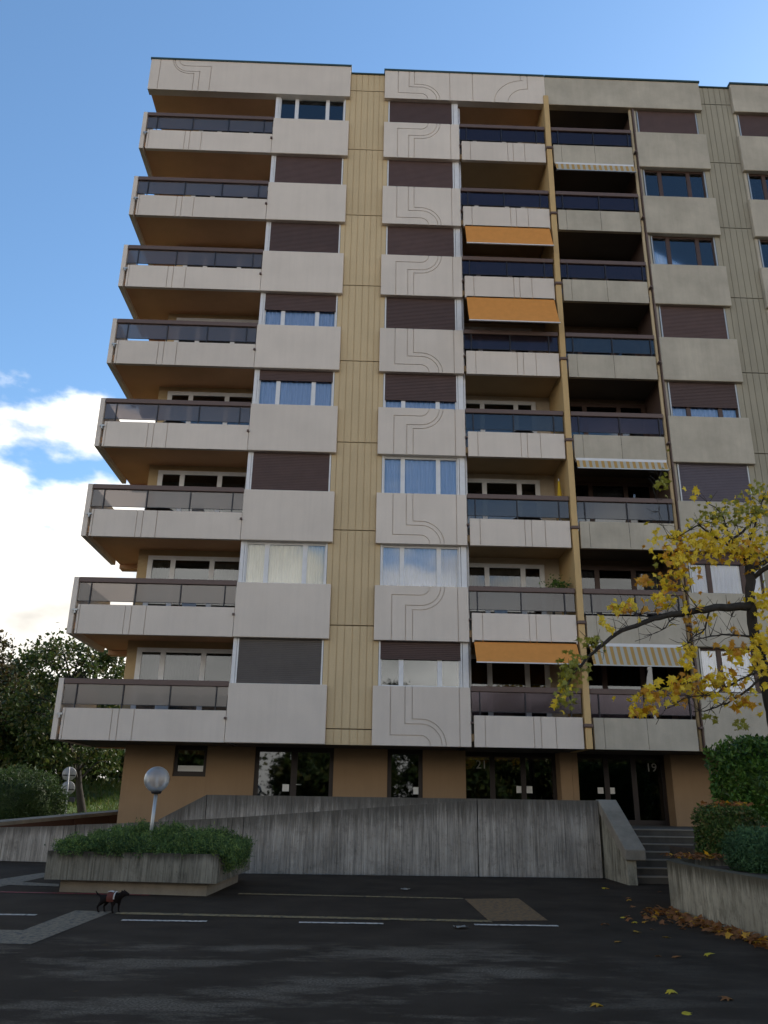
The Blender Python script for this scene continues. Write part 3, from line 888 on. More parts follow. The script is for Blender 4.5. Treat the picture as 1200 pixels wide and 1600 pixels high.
rw = thing('ramp_wall', 'long board-marked concrete ramp wall sloping down from the entrance steps past the planter', 'wall', (0.8, -1.9, 0))
board_wall([(-2.65, -1.95), (0.6, -1.96), (2.90, -1.9)], [1.23, 1.50, 1.69], 0.2).build('wall_section', M_conc, rw)
board_wall([(2.925, -1.9), (5.86, -1.86)], [1.70, 1.73], 0.2).build('wall_section', M_conc, rw)
board_wall([(-7.3, 0.35), (-6.0, -0.3), (-4.6, -1.1), (-2.67, -1.95)], [0.93, 1.0, 1.09, 1.23], 0.2).build('wall_section', M_conc, rw)
board_wall([(-16, 1.7), (-9.4, 0.9), (-8.1, 0.68), (-7.32, 0.35)], [0.5, 0.82, 0.87, 0.92], 0.2).build('wall_section', M_conc, rw)
for i, (a, b) in enumerate((((-2.6, -2.03), (5.85, -1.95)), ((-16, 1.62), (-8.1, 0.6)))):
    sheet('gutter_edge', [(a[0], a[1] - 0.05), (b[0], b[1] - 0.05), (b[0], b[1]), (a[0], a[1])], 0.03, M_nosing)
tw = thing('terrace_wall', 'upper concrete parapet of the entrance terrace behind the ramp wall', 'wall', (0, -0.3, 0))
board_wall([(-5.05, -0.28), (-3.87, -0.3)], [1.10, 1.72], 0.2).build('wall_section', M_conc, tw)
board_wall([(-3.85, -0.3), (3.2, -0.3)], [1.72, 1.735], 0.2).build('wall_section', M_conc, tw)
board_wall([(3.2, -0.3), (5.7, -0.3)], [1.735, 1.735], 0.2).build('wall_section', M_conc, tw)
# sloping cheek wall of the steps with an overhanging coping
ck = thing('stair_cheek_wall', 'sloping concrete cheek wall with thick coping beside the entrance steps', 'wall', (6.05, -2.6, 0))
m = MB(); m.prism([(-3.58, 0), (-1.62, 0), (-1.62, 1.60), (-1.70, 1.60), (-3.58, 0.55)], 5.93, 6.13, 'X')
m.build('wall_section', M_conc4, ck)
cp = MB().prism([(-3.66, 0.50), (-3.60, 0.49), (-1.60, 1.56), (-1.60, 1.75), (-1.80, 1.75), (-3.66, 0.72)], 5.88, 6.34, 'X')
put('coping', bevel(cp.mesh('coping', M_conc3), 0.015), ck)
st = thing('entrance_steps', 'short flight of grey concrete steps up to the entrance', 'steps', (7.2, -2.2, 0))
NR = 7
for k in range(NR):
    zz = FL / NR * (k + 1) - (0.003 if k == NR - 1 else 0)
    y0 = -3.2 + 0.3 * k
    s_ = MB().box(6.14, 9.0, y0, y0 + 0.34, max(0, zz - 0.5), zz).mesh('step', M_steps)
    so = put('step', bevel(s_, 0.008), st)
    MB().box(6.15, 8.99, y0 - 0.012, y0 + 0.035, zz - 0.025, zz + 0.004).build('nosing', M_nosing, so)

# low garden wall on the left with a wide coping
gw_ = thing('garden_wall', 'low brown wall with wide concrete coping leading to the building corner', 'wall', (-8.5, 4, 0))
board_wall([(-9.9, 1.6), (-8.5, 5.5), (-7.2, 8.6)], [0.82, 1.02, 1.2], 0.3, 0.4).build('wall_section', M_rust, gw_)
m = MB()
for (xa, ya, za), (xb, yb, zb_) in (((-9.95, 1.6, 0.82), (-8.5, 5.5, 1.02)), ((-8.5, 5.5, 1.02), (-7.1, 8.8, 1.2))):
    m.add([(xa - 0.55, ya, za), (xa + 0.05, ya, za), (xb + 0.05, yb, zb_), (xb - 0.55, yb, zb_), (xa - 0.55, ya, za + 0.1), (xa + 0.05, ya, za + 0.1), (xb + 0.05, yb, zb_ + 0.1), (xb - 0.55, yb, zb_ + 0.1)],
          [(0, 3, 2, 1), (4, 5, 6, 7), (0, 1, 5, 4), (1, 2, 6, 5), (2, 3, 7, 6), (3, 0, 4, 7)])
m.build('coping', M_conc3, gw_)

# ------------------------------------------------------------------ planter with lamp
pl = thing('concrete_planter', 'weathered concrete planter box on a recessed plinth under green juniper', 'planter', (-3.9, -5.6, 0))
def quadprism(corners, z0, z1): return MB().prism(corners, z0, z1)
TOP = [(-5.52, -6.62), (-2.42, -7.02), (-2.22, -3.9), (-5.35, -3.6)]
BOT = [(-5.30, -6.42), (-2.60, -6.80), (-2.42, -4.1), (-5.15, -3.8)]
quadprism(BOT, 0.0, 0.25).build('plinth', M_conc3, pl)
m = MB()
cx, cy = sum(p[0] for p in TOP) / 4, sum(p[1] for p in TOP) / 4
inn = [(cx + (x - cx) * 0.92, cy + (y - cy) * 0.92) for x, y in TOP]
for i in range(4):
    j = (i + 1) % 4
    nb = 44
    for b_ in range(nb):                         # board-marked faces
        la = lambda A, B, f: (A[0] + (B[0] - A[0]) * f, A[1] + (B[1] - A[1]) * f)
        o_ = 1 + random.choice((0, 0, 0.002, 0.004, 0.006))
        q4 = [la(TOP[i], TOP[j], b_ / nb), la(TOP[i], TOP[j], (b_ + 1) / nb), la(inn[i], inn[j], (b_ + 1) / nb), la(inn[i], inn[j], b_ / nb)]
        q4[:2] = [(cx + (x - cx) * o_, cy + (y - cy) * o_) for x, y in q4[:2]]
        m.prism(q4, 0.22, 0.69)
m.rise = [0.0] * 4 + [1.0] * 4; m.rise = m.rise * (len(m.v) // 8)
m.build('trough', M_conc2, pl)
quadprism([(cx + (x - cx) * 0.915, cy + (y - cy) * 0.915) for x, y in TOP], 0.24, 0.6).build('soil', M_soil, pl)
M_juniper = foliage('juniper', [(0.03, 0.06, 0.022), (0.065, 0.125, 0.035), (0.12, 0.195, 0.045), (0.19, 0.25, 0.06)], 0.6, 0.2)
def sprays(centres, length, nper, size, mat, name, flat=0.35):
    pts = []
    for c in centres:
        d = rng.normal(size=3); d[2] = abs(d[2]) * flat + 0.12; d /= np.linalg.norm(d)
        t = rng.uniform(0, 1, nper)[:, None]
        pts.append(c + d * t * length + rng.normal(size=(nper, 3)) * 0.035)
    return leaf_cloud(name, np.concatenate(pts), size, mat, 0.3, -0.3)
cs = []
while len(cs) < 2100:
    u_, v_ = rng.uniform(-1, 1, 2)
    x = cx + 1.62 * u_; y = cy + 1.55 * v_ - 0.1 * u_
    h = 0.74 + 0.26 * (1 - max(abs(u_), abs(v_)) ** 3) * (0.7 + 0.35 * math.sin(3.1 * x + 1) * math.cos(2.3 * y) + 0.55 * math.sin(8.3 * x + 2 * math.sin(3 * y)) * math.sin(7.1 * y + 0.7))
    if u_ < -0.88 and v_ < -0.7: continue
    cs.append((x, y, h - rng.uniform(0, 0.12)))
for _ in range(160):                            # trailing over the right end
    y = rng.uniform(-6.9, -4.2); cs.append((-2.35 + rng.uniform(-0.1, 0.16), y, 0.62 + rng.uniform(-0.22, 0.15)))
jn = thing('juniper_shrub', 'low spreading green juniper filling the planter around the globe lamp', 'shrub', (cx, cy, 0.6))
tag(put('foliage', sprays(np.array(cs), 0.16, 44, 0.05, M_juniper, 'foliage'), jn), kind='stuff')

lamp = thing('globe_lamp', 'clear globe lamp on a thin grey pole standing in the planter', 'lamp', (-3.86, -6.0, 0.6))
pt, pb = Vector((-3.85, -6.0, 1.72)), Vector((-3.88, -6.0, 0.6))
MB().tube([pb, pt], 0.035, 12).build('pole', M_steel, lamp)
MB().lathe([(0.0, -0.03), (0.08, -0.03), (0.10, 0.0), (0.10, 0.025), (0.04, 0.04), (0.0, 0.04)], 20, pt).build('collar', M_darkmetal, lamp)
M_globe = glass('ribbed_clear_globe', 0.03, (0.85, 0.84, 0.82), 0.3, 0.34, (0.88, 0.83, 0.77))
prof = []
for k in range(1, 33):
    t = math.pi * k / 33
    prof.append(((0.237 + 0.003 * (k % 2)) * math.sin(t), -0.237 * math.cos(t)))
MB().lathe(prof, 36, (-3.865, -6.0, 1.955)).build('globe', M_globe, lamp)
MB().lathe([(0.0, 0), (0.025, 0), (0.03, 0.03), (0.03, 0.14), (0.02, 0.18), (0.0, 0.19)], 12, (-3.855, -6.0, 1.80)).build('bulb', M_white, lamp)
MB().tube([(-3.853, -6, 1.74), (-3.855, -6, 1.81)], 0.02, 8).build('socket', M_steel, lamp)

# ------------------------------------------------------------------ retaining planter on the right
rp = thing('retaining_wall', 'stained concrete retaining wall of the raised bed with fallen leaves at its foot', 'wall', (5.4, -9, 0))
pts = [(5.75, -17.5), (5.55, -13), (5.36, -11.06), (5.27, -9.4), (5.30, -8.2), (5.40, -7.5), (5.62, -7.1), (6.0, -6.92), (9.4, -6.6)]
pts = list(reversed(pts))
def strip_wall(pts, top, thick):
    m = MB()
    n = len(pts); fr_, bk = [], []
    for i in range(n):
        d = Vector(pts[min(i + 1, n - 1)]) - Vector(pts[max(i - 1, 0)]); d.normalize()
        nr = Vector((-d.y, d.x))
        fr_.append(Vector(pts[i])); bk.append(Vector(pts[i]) + nr * thick)
    V = [(p.x, p.y, 0) for p in fr_] + [(p.x, p.y, top) for p in fr_] + [(p.x, p.y, 0) for p in bk] + [(p.x, p.y, top) for p in bk]
    F = []
    for i in range(n - 1):
        F += [(i, i + 1, n + i + 1, n + i), (n + i, n + i + 1, 3 * n + i + 1, 3 * n + i), (3 * n + i, 3 * n + i + 1, 2 * n + i + 1, 2 * n + i)]
    F += [(0, n, 3 * n, 2 * n), (n - 1, 3 * n - 1, 4 * n - 1, 2 * n - 1)] if False else [(0, 2 * n, 3 * n, n), (n - 1, 2 * n - 1, 4 * n - 1, 3 * n - 1)]
    m.add(V, F)
    m.rise = [0.0] * n + [1.0] * n + [0.0] * n + [1.0] * n
    return m
fine = []
for i in range(len(pts) - 1):
    a, b = Vector(pts[i]), Vector(pts[i + 1])
    k = max(1, int((b - a).length / 0.25))
    for j in range(k): fine.append(tuple(a + (b - a) * j / k))
fine.append(pts[-1])
def split_wall(pts, brk):
    seg = [[]]
    acc = 0
    for i, p in enumerate(pts):
        seg[-1].append(p)
        if i in brk: seg.append([(p[0] + (pts[i + 1][0] - p[0]) * 0.06, p[1] + (pts[i + 1][1] - p[1]) * 0.06)])
    return seg
nf = len(fine)
for sg in split_wall(fine, (nf - 38, nf - 32, nf - 24, nf - 16)):
    strip_wall(sg, 0.74, 0.22).build('wall_section', M_conc4, rp)
inner = [(x + 0.2, y) for x, y in fine if True]
soil = MB().add([(5.6, -17.4, 0.63), (14, -17.4, 0.63), (14, -6.75, 0.63), (9.4, -6.75, 0.63), (6.1, -7.1, 0.63), (5.55, -7.6, 0.63), (5.45, -9.4, 0.63)], [(0, 1, 2, 3, 4, 5, 6)])
tag(soil.build('flower_bed', M_soil), kind='structure')
MB().box(7.0, 14, -6.75, -3.3, 0.0, 0.8).build('flower_bed', M_soil).__setitem__('kind', 'structure')

def hedge_points(c, half, n, lump=0.12, power=4):
    """points in the outer shell of a rounded box"""
    out = []
    while len(out) < n:
        p = rng.uniform(-1, 1, (n, 3))
        s = (np.abs(p) ** power).sum(1) ** (1 / power)
        keep = (s < 1.0) & (s > 0.72)
        q = p[keep] * half
        q *= (1 + lump * (np.sin(q[:, :1] * 5.1 + 1) * np.cos(q[:, 2:] * 4.3) + 0.5 * np.sin(q[:, 1:2] * 9)))
        out += list(q + c)
    return np.array(out[:n])
M_laurel = foliage('laurel', [(0.02, 0.05, 0.008), (0.05, 0.115, 0.015), (0.09, 0.18, 0.025), (0.13, 0.22, 0.04)], 0.35, 0.2)
M_box = foliage('privet', [(0.025, 0.05, 0.01), (0.05, 0.10, 0.018), (0.09, 0.14, 0.03), (0.14, 0.11, 0.035)], 0.5, 0.2)
M_conif = foliage('blue_juniper', [(0.03, 0.07, 0.03), (0.055, 0.12, 0.045), (0.09, 0.17, 0.06)], 0.6, 0.2)
def shrub(name, label, c, half, nl, size, mat, asp, power=4, stems=5, group=None):
    base = (c[0], c[1], c[2] - half[2])
    t = thing(name, label, 'hedge' if 'hedge' in name else 'shrub', base, group)
    tag(put('foliage', leaf_cloud('foliage', hedge_points(np.array(c), np.array(half), nl, 0.06, power), size, mat, asp, -0.2), t), kind='stuff')
    core = MB()
    for i in range(stems):
        x = c[0] + random.uniform(-0.5, 0.5) * half[0]; y = c[1] + random.uniform(-0.5, 0.5) * half[1]
        core.tube([(x, y, base[2] - 0.1), (x + random.uniform(-.1, .1), y, c[2]), (x + random.uniform(-.2, .2), y + random.uniform(-.2, .2), c[2] + half[2] * 0.7)], [0.03, 0.022, 0.01], 6)
    core.build('stem', M_bark, t)
    MB().lathe([(0.0, -0.68), (0.5, -0.66), (0.66, -0.45), (0.68, 0.4), (0.55, 0.62), (0.0, 0.68)], 12).build('inner_foliage', mat, t, c).scale = half
    return t
shrub('laurel_hedge', 'tall clipped glossy laurel hedge beside the entrance', (9.4, -4.3, 1.94), (1.6, 0.8, 1.12), 17000, 0.105, M_laurel, 0.5, 6)
for _ in range(0): pass
shrub('box_hedge', 'lower rounded dark hedge with brown leaves lying on top', (7.35, -5.6, 1.12), (0.58, 0.62, 0.52), 9000, 0.06, M_box, 0.55, 4)
shrub('juniper_bush', 'feathery blue-green juniper bush spreading over the raised bed', (7.0, -8.3, 0.9), (0.85, 0.85, 0.42), 15000, 0.065, M_conif, 0.3, 2.5)

# ------------------------------------------------------------------ maple
maple_lobes = [(0, 0.0), (0.10, 0.10), (0.42, 0.02), (0.30, 0.22), (0.62, 0.42), (0.34, 0.44), (0.30, 0.56), (0.16, 0.60), (0.0, 1.0)]
def maple_mesh(name, mat, curl):
    pts = maple_lobes + [(-x, y) for x, y in reversed(maple_lobes[1:-1])]
    V = [(x, y, -curl * (x * x * 1.6 + (y - 0.35) ** 2)) for x, y in pts]
    V.append((0, 0.35, 0.0)); c = len(V) - 1
    F = [(c, i, (i + 1) % len(pts)) for i in range(len(pts))]
    return MB().add(V, F, False).mesh(name, mat)
def leaf_mat(name, c, c2):
    m = NT(name)
    colr = m.mix(m.rnd(), c, c2)
    colr = m.mix(m.remap(m.noise(14, 3), 0.4, 0.7, 0, 0.55), colr, tuple(x * 0.55 for x in c2))
    m.col(colr); m.rough(0.5)
    tr = m.new('ShaderNodeBsdfTranslucent'); m.l.new(colr, tr.inputs[0])
    mx = m.new('ShaderNodeMixShader'); mx.inputs[0].default_value = 0.35
    m.l.new(m.b.outputs[0], mx.inputs[1]); m.l.new(tr.outputs[0], mx.inputs[2])
    m.l.new(mx.outputs[0], m.n['Material Output'].inputs[0])
    return m.m
ML_y = leaf_mat('yellow_maple_leaf', (0.92, 0.66, 0.025), (0.78, 0.58, 0.04))
ML_o = leaf_mat('orange_maple_leaf', (0.78, 0.42, 0.02), (0.60, 0.28, 0.02))
ML_g = leaf_mat('green_maple_leaf', (0.20, 0.23, 0.025), (0.36, 0.33, 0.04))
ML_b = leaf_mat('brown_maple_leaf', (0.26, 0.10, 0.03), (0.40, 0.15, 0.03))
LM = {k: [maple_mesh('leaf', m_, c) for c in (0.15, 0.5)] for k, m_ in (('y', ML_y), ('o', ML_o), ('g', ML_g), ('b', ML_b))}

maple = thing('maple_tree', 'young maple with sparse yellow autumn leaves and mossy dark limbs beside the hedge', 'tree', (7.4, -8.0, 0.6))
TY = -8.0
def limb(pxs, r0, r1, seg=8):
    """pxs: (u, v, depth offset)"""
    P3 = [atY(u, v, TY + dy) for u, v, dy in pxs]
    # subdivide with a little wander
    out = [P3[0]]
    for a, b in zip(P3[:-1], P3[1:]):
        k = max(1, int((b - a).length / 0.12))
        for j in range(1, k + 1):
            p = a.lerp(b, j / k)
            if j < k: p = p + Vector((random.gauss(0, 1), random.gauss(0, 1), random.gauss(0, 1))) * 0.010
            out.append(p)
    n = len(out)
    return out, [r0 + (r1 - r0) * (i / (n - 1)) ** 0.8 for i in range(n)]
limbs = [
    ([(1240, 1420, 0), (1234, 1300, 0), (1216, 1170, 0), (1199, 1080, 0), (1188, 1020, 0), (1178, 985, 0), (1172, 940, 0), (1171, 886, 0.05), (1166, 868, 0.1)], 0.125, 0.085),
    ([(1174, 947, 0), (1127, 949, -0.2), (1092, 953, -0.35), (1050, 960, -0.5), (1022, 966, -0.6), (972, 985, -0.75), (937, 1010, -0.85), (899, 1048, -0.95), (884, 1078, -1.0)], 0.085, 0.016),
    ([(1172, 898, 0.05), (1186, 880, 0.2), (1225, 860, 0.4)], 0.055, 0.04),
    ([(1174, 905, 0.05), (1200, 886, -0.2), (1240, 870, -0.4)], 0.05, 0.04),
    ([(1166, 870, 0.1), (1140, 846, 0.2), (1160, 832, 0.4), (1190, 800, 0.6)], 0.04, 0.015),
    ([(1164, 872, 0.1), (1135, 850, 0.0), (1110, 835, -0.1), (1092, 820, -0.1), (1056, 841, -0.2), (1046, 842, -0.2)], 0.03, 0.008),
    ([(1150, 856, 0), (1125, 800, 0.1), (1100, 780, 0.2), (1085, 768, 0.2)], 0.016, 0.005),
    ([(1180, 995, 0), (1140, 992, -0.3), (1110, 994, -0.4), (1083, 1001, -0.5), (1060, 1012, -0.6)], 0.025, 0.006),
    ([(1108, 956, -0.3), (1102, 982, -0.35), (1080, 998, -0.4), (1070, 1015, -0.4)], 0.02, 0.007),
    ([(1230, 1020, 0.2), (1200, 1048, 0.0), (1165, 1080, -0.2), (1137, 1099, -0.3), (1110, 1108, -0.4), (1083, 1112, -0.5)], 0.035, 0.008),
    ([(1225, 1005, 0), (1190, 1045, -0.3), (1150, 1065, -0.5), (1120, 1085, -0.6), (1080, 1088, -0.7), (1040, 1108, -0.8), (1025, 1132, -0.8)], 0.03, 0.005),
    ([(1022, 966, -0.6), (1000, 960, -0.7), (975, 950, -0.7), (962, 946, -0.7)], 0.012, 0.004),
    ([(1060, 960, -0.4), (1035, 984, -0.5), (1010, 996, -0.6), (992, 1002, -0.6)], 0.014, 0.004),
    ([(1090, 950, -0.3), (1072, 925, -0.3), (1062, 905, -0.3)], 0.013, 0.005),
    ([(1150, 948, -0.1), (1140, 970, -0.2), (1135, 985, -0.2)], 0.012, 0.004),
    ([(1046, 842, -0.2), (1030, 810, -0.3), (1027, 770, -0.3), (1033, 735, -0.3)], 0.006, 0.003),
    ([(1165, 870, 0.1), (1180, 820, 0.2), (1195, 770, 0.2)], 0.03, 0.01),
    ([(937, 1010, -0.85), (920, 1000, -0.9), (905, 985, -0.9)], 0.01, 0.004),
]
tk = MB()
limb_pts = []
for i, (pp, r0, r1) in enumerate(limbs):
    pts_, rr = limb(pp, r0, r1)
    tk.tube(pts_, rr, 9 if r0 > 0.03 else 6)
    limb_pts.append((pts_, rr))
# twigs
for pts_, rr in limb_pts[1:]:
    for j in range(2, len(pts_) - 1, 2):
        for _ in range(5):
            if random.random() < 0.9:
                d = Vector((random.gauss(0, 1), random.gauss(0, 0.8), random.gauss(0.35, 0.9))).normalized()
                l_ = random.uniform(0.12, 0.42)
                p0 = pts_[j]; p1 = p0 + d * l_ * 0.5; p2 = p1 + (d + Vector((0, 0, random.uniform(-.5, .5)))).normalized() * l_ * 0.5
                tk.tube([p0, p1, p2], [min(rr[j], 0.008), 0.005, 0.003], 4, False)
tk.build('trunk', M_bark, maple)
clusters = [  # centre pixel, half size in pixels, number, colours, depth
    (1105, 846, 62, 26, 74, 'yyyyyyyo', -0.2), (1165, 862, 36, 20, 40, 'yyyo', 0.0), (1062, 872, 26, 26, 26, 'yyyo', -0.3), (1048, 905, 30, 22, 24, 'yyog', -0.35),
    (1128, 806, 42, 20, 44, 'ggggy', 0.1), (1172, 790, 30, 34, 40, 'gggyy', 0.2), (1085, 767, 10, 8, 3, 'y', 0.2), (1060, 838, 16, 10, 5, 'yg', -0.2),
    (960, 946, 14, 10, 5, 'yo', -0.7), (985, 946, 18, 12, 7, 'yo', -0.7), (1005, 905, 12, 10, 5, 'o', -0.6), (1040, 932, 26, 16, 12, 'yyo', -0.5), (945, 974, 10, 8, 3, 'y', -0.8),
    (1012, 1086, 26, 18, 18, 'yyo', -0.8), (1062, 1072, 26, 18, 20, 'yyo', -0.7), (1118, 1062, 38, 20, 32, 'yyyo', -0.5), (1078, 1018, 14, 20, 9, 'y', -0.4), (1148, 1016, 30, 20, 16, 'yyo', -0.3),
    (1190, 1005, 18, 62, 34, 'yyy', -0.3), (1190, 940, 18, 20, 14, 'y', -0.1), (925, 1000, 16, 12, 12, 'g', -0.85), (896, 1040, 22, 20, 22, 'gg', -0.95), (880, 1082, 14, 24, 22, 'ggy', -1.0),
    (1000, 1108, 22, 12, 8, 'yo', -0.8), (1160, 1096, 20, 18, 8, 'yo', -0.2), (1155, 1132, 12, 14, 6, 'g', -0.2), (1035, 745, 8, 30, 4, 'g', -0.3), (1033, 752, 10, 10, 5, 'g', -0.3),
    (1098, 960, 40, 30, 10, 'yo', -0.3), (1110, 1115, 10, 6, 3, 'g', -0.4), (1192, 850, 12, 30, 10, 'yg', 0.1), (1190, 770, 20, 20, 10, 'gy', 0.2)]
leaves = []
for (u, v, hu, hv, nn, cols, dy) in clusters:
    for _ in range(int(nn * 3.2)):
        a, b = random.gauss(0, 0.55), random.gauss(0, 0.55)
        p = atY(u + a * hu, v + b * hv, TY + dy + random.gauss(0, 0.16))
        s = random.uniform(0.085, 0.165) * (0.8 if 'g' in cols else 1)
        leaves.append((s, p, random.choice(cols)))
leaves.sort(key=lambda t: -t[0])
rest = {}
for i, (s, p, c) in enumerate(leaves):
    # blades hang: tip downwards, face roughly outwards with scatter
    rot = (Matrix.Rotation(random.uniform(-1.2, 1.2), 3, 'Z') @ Matrix.Rotation(R(90) + random.gauss(0, 0.5), 3, 'X') @ Matrix.Rotation(R(180) + random.gauss(0, 0.7), 3, 'Z')).to_euler()
    me = random.choice(LM[c])
    if i < 290:
        o = put('leaf', me, maple, p, rot); o.scale = (s, s, s)
    else:
        rest.setdefault(c, []).append((me, Matrix.Translation(p) @ rot.to_matrix().to_4x4() @ Matrix.Scale(s, 4)))
for c, lst in rest.items():
    m = MB()
    for me, mx_ in lst: m.add([mx_ @ v.co for v in me.vertices], [tuple(p.vertices) for p in me.polygons])
    tag(m.build('foliage', LM[c][0].materials[0], maple), kind='stuff')

M_scrap = plain('paper_scrap', (0.22, 0.19, 0.15), 0.8)
for u_, v_, a_, lab in ((720, 1451, 0.3, 'crumpled pale scrap of paper on the asphalt before the rusty patch'), (633, 1391, 1.2, 'small pale scrap of paper near the foot of the ramp wall')):
    p = atZ(u_, v_); m = MB(); V = []
    for i in range(4):
        for j in range(4): V.append((i * 0.06 - 0.09, j * 0.05 - 0.08, 0.012 + 0.03 * random.random()))
    m.add(V, [(i * 4 + j, i * 4 + j + 1, i * 4 + j + 5, i * 4 + j + 4) for i in range(3) for j in range(3)])
    tag(m.build('paper_scrap', M_scrap, None, (p.x, p.y, 0.004), (0, 0, a_)), lab, 'paper')
# fallen leaves
LG = 'single fallen leaves on the asphalt'
for (zx, zy) in ((690, 190), (750, 168), (775, 185), (800, 218), (740, 247), (770, 110), (880, 232), (855, 290), (920, 295), (1000, 287), (905, 408), (683, 448), (940, 465), (1090, 428), (705, 78), (680, 78), (860, 90), (830, 205), (765, 116), (805, 186)):
    p = atZ(600 + zx / 2, 1350 + zy / 2)
    me = random.choice(LM[random.choice('ybbo')])
    o = put('fallen_leaf', me, None, (p.x, p.y, 0.02), (random.uniform(-.25, .25), random.uniform(-.25, .25), random.uniform(0, 6.28)))
    s = random.uniform(0.09, 0.15); o.scale = (s, s, s)
    tag(o, 'single fallen maple leaf lying flat on the open dark asphalt', 'leaf', LG)
def litter(name, label, pts, zfun, size):
    m = {}
    for (x, y) in pts:
        c = random.choice('bbbbbo'); me = random.choice(LM[c]); s = random.uniform(*size)
        mx_ = Matrix.Translation((x, y, zfun(x, y))) @ Matrix.Rotation(random.uniform(0, 6.28), 4, 'Z') @ Matrix.Rotation(random.gauss(0, 0.35), 4, 'X') @ Matrix.Rotation(random.gauss(0, 0.35), 4, 'Y') @ Matrix.Scale(s, 4)
        m.setdefault(c, MB()).add([mx_ @ v.co for v in me.vertices], [tuple(p.vertices) for p in me.polygons])
    out = MB()
    me_all = bpy.data.meshes.new(name)
    V, F, MI = [], [], []
    mats = []
    for c, mb in m.items():
        mi = len(mats); mats.append(LM[c][0].materials[0]); n0 = len(V)
        V += mb.v; F += [tuple(i + n0 for i in f) for f in mb.f]; MI += [mi] * len(mb.f)
    me_all.from_pydata(V, [], F)
    for mt in mats: me_all.materials.append(mt)
    me_all.polygons.foreach_set('material_index', MI); me_all.update()
    return tag(put(name, me_all), label, 'leaves', kind='stuff')
lp = []
for _ in range(420):
    t = random.random() ** 0.8; y = -7.9 - 3.9 * t
    x = 5.22 - abs(random.gauss(0, 0.22 + 0.12 * math.sin(t * 5))) - 0.02
    if -8.2 < y and random.random() < 0.5: continue
    lp.append((x, y))
litter('leaf_litter', 'drift of brown fallen leaves along the foot of the retaining wall', lp, lambda x, y: 0.02 + random.random() * 0.04, (0.07, 0.13))
litter('leaf_litter', 'brown leaves gathered on the raised bed by the lower hedge', [(6.15 + random.gauss(0, 0.3), -7.0 + random.gauss(0, 0.16)) for _ in range(130)], lambda x, y: 0.77 + random.random() * 0.05, (0.06, 0.12))
litter('leaf_litter', 'orange brown leaves caught on top of the lower hedge', [(7.4 + random.gauss(0, 0.22), -5.7 + random.gauss(0, 0.2)) for _ in range(46)], lambda x, y: 1.66 + random.random() * 0.05, (0.08, 0.14))
litter('leaf_litter', 'a few dry leaves caught on the feathery juniper bush', [(7.0 + random.gauss(0, 0.2), -8.4 + random.gauss(0, 0.25)) for _ in range(26)], lambda x, y: 1.27 + random.random() * 0.05, (0.07, 0.12))

# ------------------------------------------------------------------ trees and shrub on the left
M_leafbg = foliage('linden_leaf', [(0.018, 0.036, 0.009), (0.04, 0.07, 0.014), (0.08, 0.11, 0.024), (0.13, 0.11, 0.03)], 0.5, 0.3)
M_leafbg2 = foliage('autumn_leaf', [(0.02, 0.03, 0.01), (0.05, 0.05, 0.015), (0.09, 0.06, 0.02), (0.10, 0.09, 0.03)], 0.5, 0.3)
M_needle = foliage('conifer_needles', [(0.008, 0.02, 0.01), (0.016, 0.035, 0.016), (0.03, 0.05, 0.02)], 0.6, 0.15)
def tree(name, label, base, height, spread, trunk_h, nclump, per, size, mat, lean=(0, 0), seed=1, group=None):
    rd = random.Random(seed)
    b = Vector(base)
    t = thing(name, label, 'tree', base, group)
    m = MB()
    top = b + Vector((lean[0], lean[1], height * 0.9))
    axis = [b + (top - b) * f + Vector((rd.gauss(0, .06), rd.gauss(0, .06), 0)) for f in (0, .15, .3, .45, .6, .75, .9)]
    r0 = height * 0.022
    m.tube([axis[0] - Vector((0, 0, 0.4))] + axis, [r0 * 1.25, r0 * 1.2] + [r0 * (1 - f * 0.9) for f in (.15, .3, .45, .6, .75, .9)], 10)
    pts = []
    for i in range(nclump):
        f = rd.uniform(trunk_h / height, 0.97)
        o = b + (top - b) * min(f, 0.88)
        a = rd.uniform(0, 2 * math.pi)
        prof = math.sin(math.pi * min(1, max(0.05, (f - trunk_h / height) / (1 - trunk_h / height))) ** 0.75) ** 0.7
        rr = spread * (0.25 + 0.75 * prof) * rd.uniform(0.35, 1.0)
        e = Vector((o.x + math.cos(a) * rr, o.y + math.sin(a) * rr, b.z + height * f + rr * 0.15))
        mid = o.lerp(e, 0.5) + Vector((rd.gauss(0, .1), rd.gauss(0, .1), 0.15))
        if i % 2 == 0: m.tube([o - Vector((0, 0, rr * 0.3)), mid, e], [r0 * 0.35, r0 * 0.2, r0 * 0.06], 5, False)
        sz = rd.uniform(0.45, 0.95) * spread / 4
        q = rng.normal(size=(per, 3)) * np.array([sz, sz, sz * 0.7]) * 0.62
        pts.append(q + np.array(e))
    m.build('trunk', M_bark, t)
    tag(put('crown', leaf_cloud('crown', np.concatenate(pts), size, mat, 0.6, 0.2), t), kind='stuff')
    return t
BG = 'trees on the bank beyond the building'
tree('linden_tree', 'leafy tree with dark leaning trunk rising behind the corner balconies', (-13.4, 20, 0.9), 8.4, 3.8, 2.2, 90, 100, 0.22, M_leafbg, (-1.7, 0.4), 3, BG)
tree('linden_tree', 'russet tinged broad tree standing behind the soft round bush', (-22.2, 24, 1.2), 8.9, 3.6, 2.0, 95, 120, 0.23, M_leafbg2, (0.4, 0), 5, BG)
tree('linden_tree', 'dense dark tree between the russet tree and the building', (-17.2, 27, 1.6), 6.0, 4.0, 0.6, 90, 190, 0.26, M_leafbg, (0, 0), 8, BG)
tree('linden_tree', 'dark tree filling the gap low behind the leaning trunk', (-13.0, 36, 2.4), 6.6, 5.0, 0.4, 90, 180, 0.3, M_leafbg, (0, 0), 11, BG)
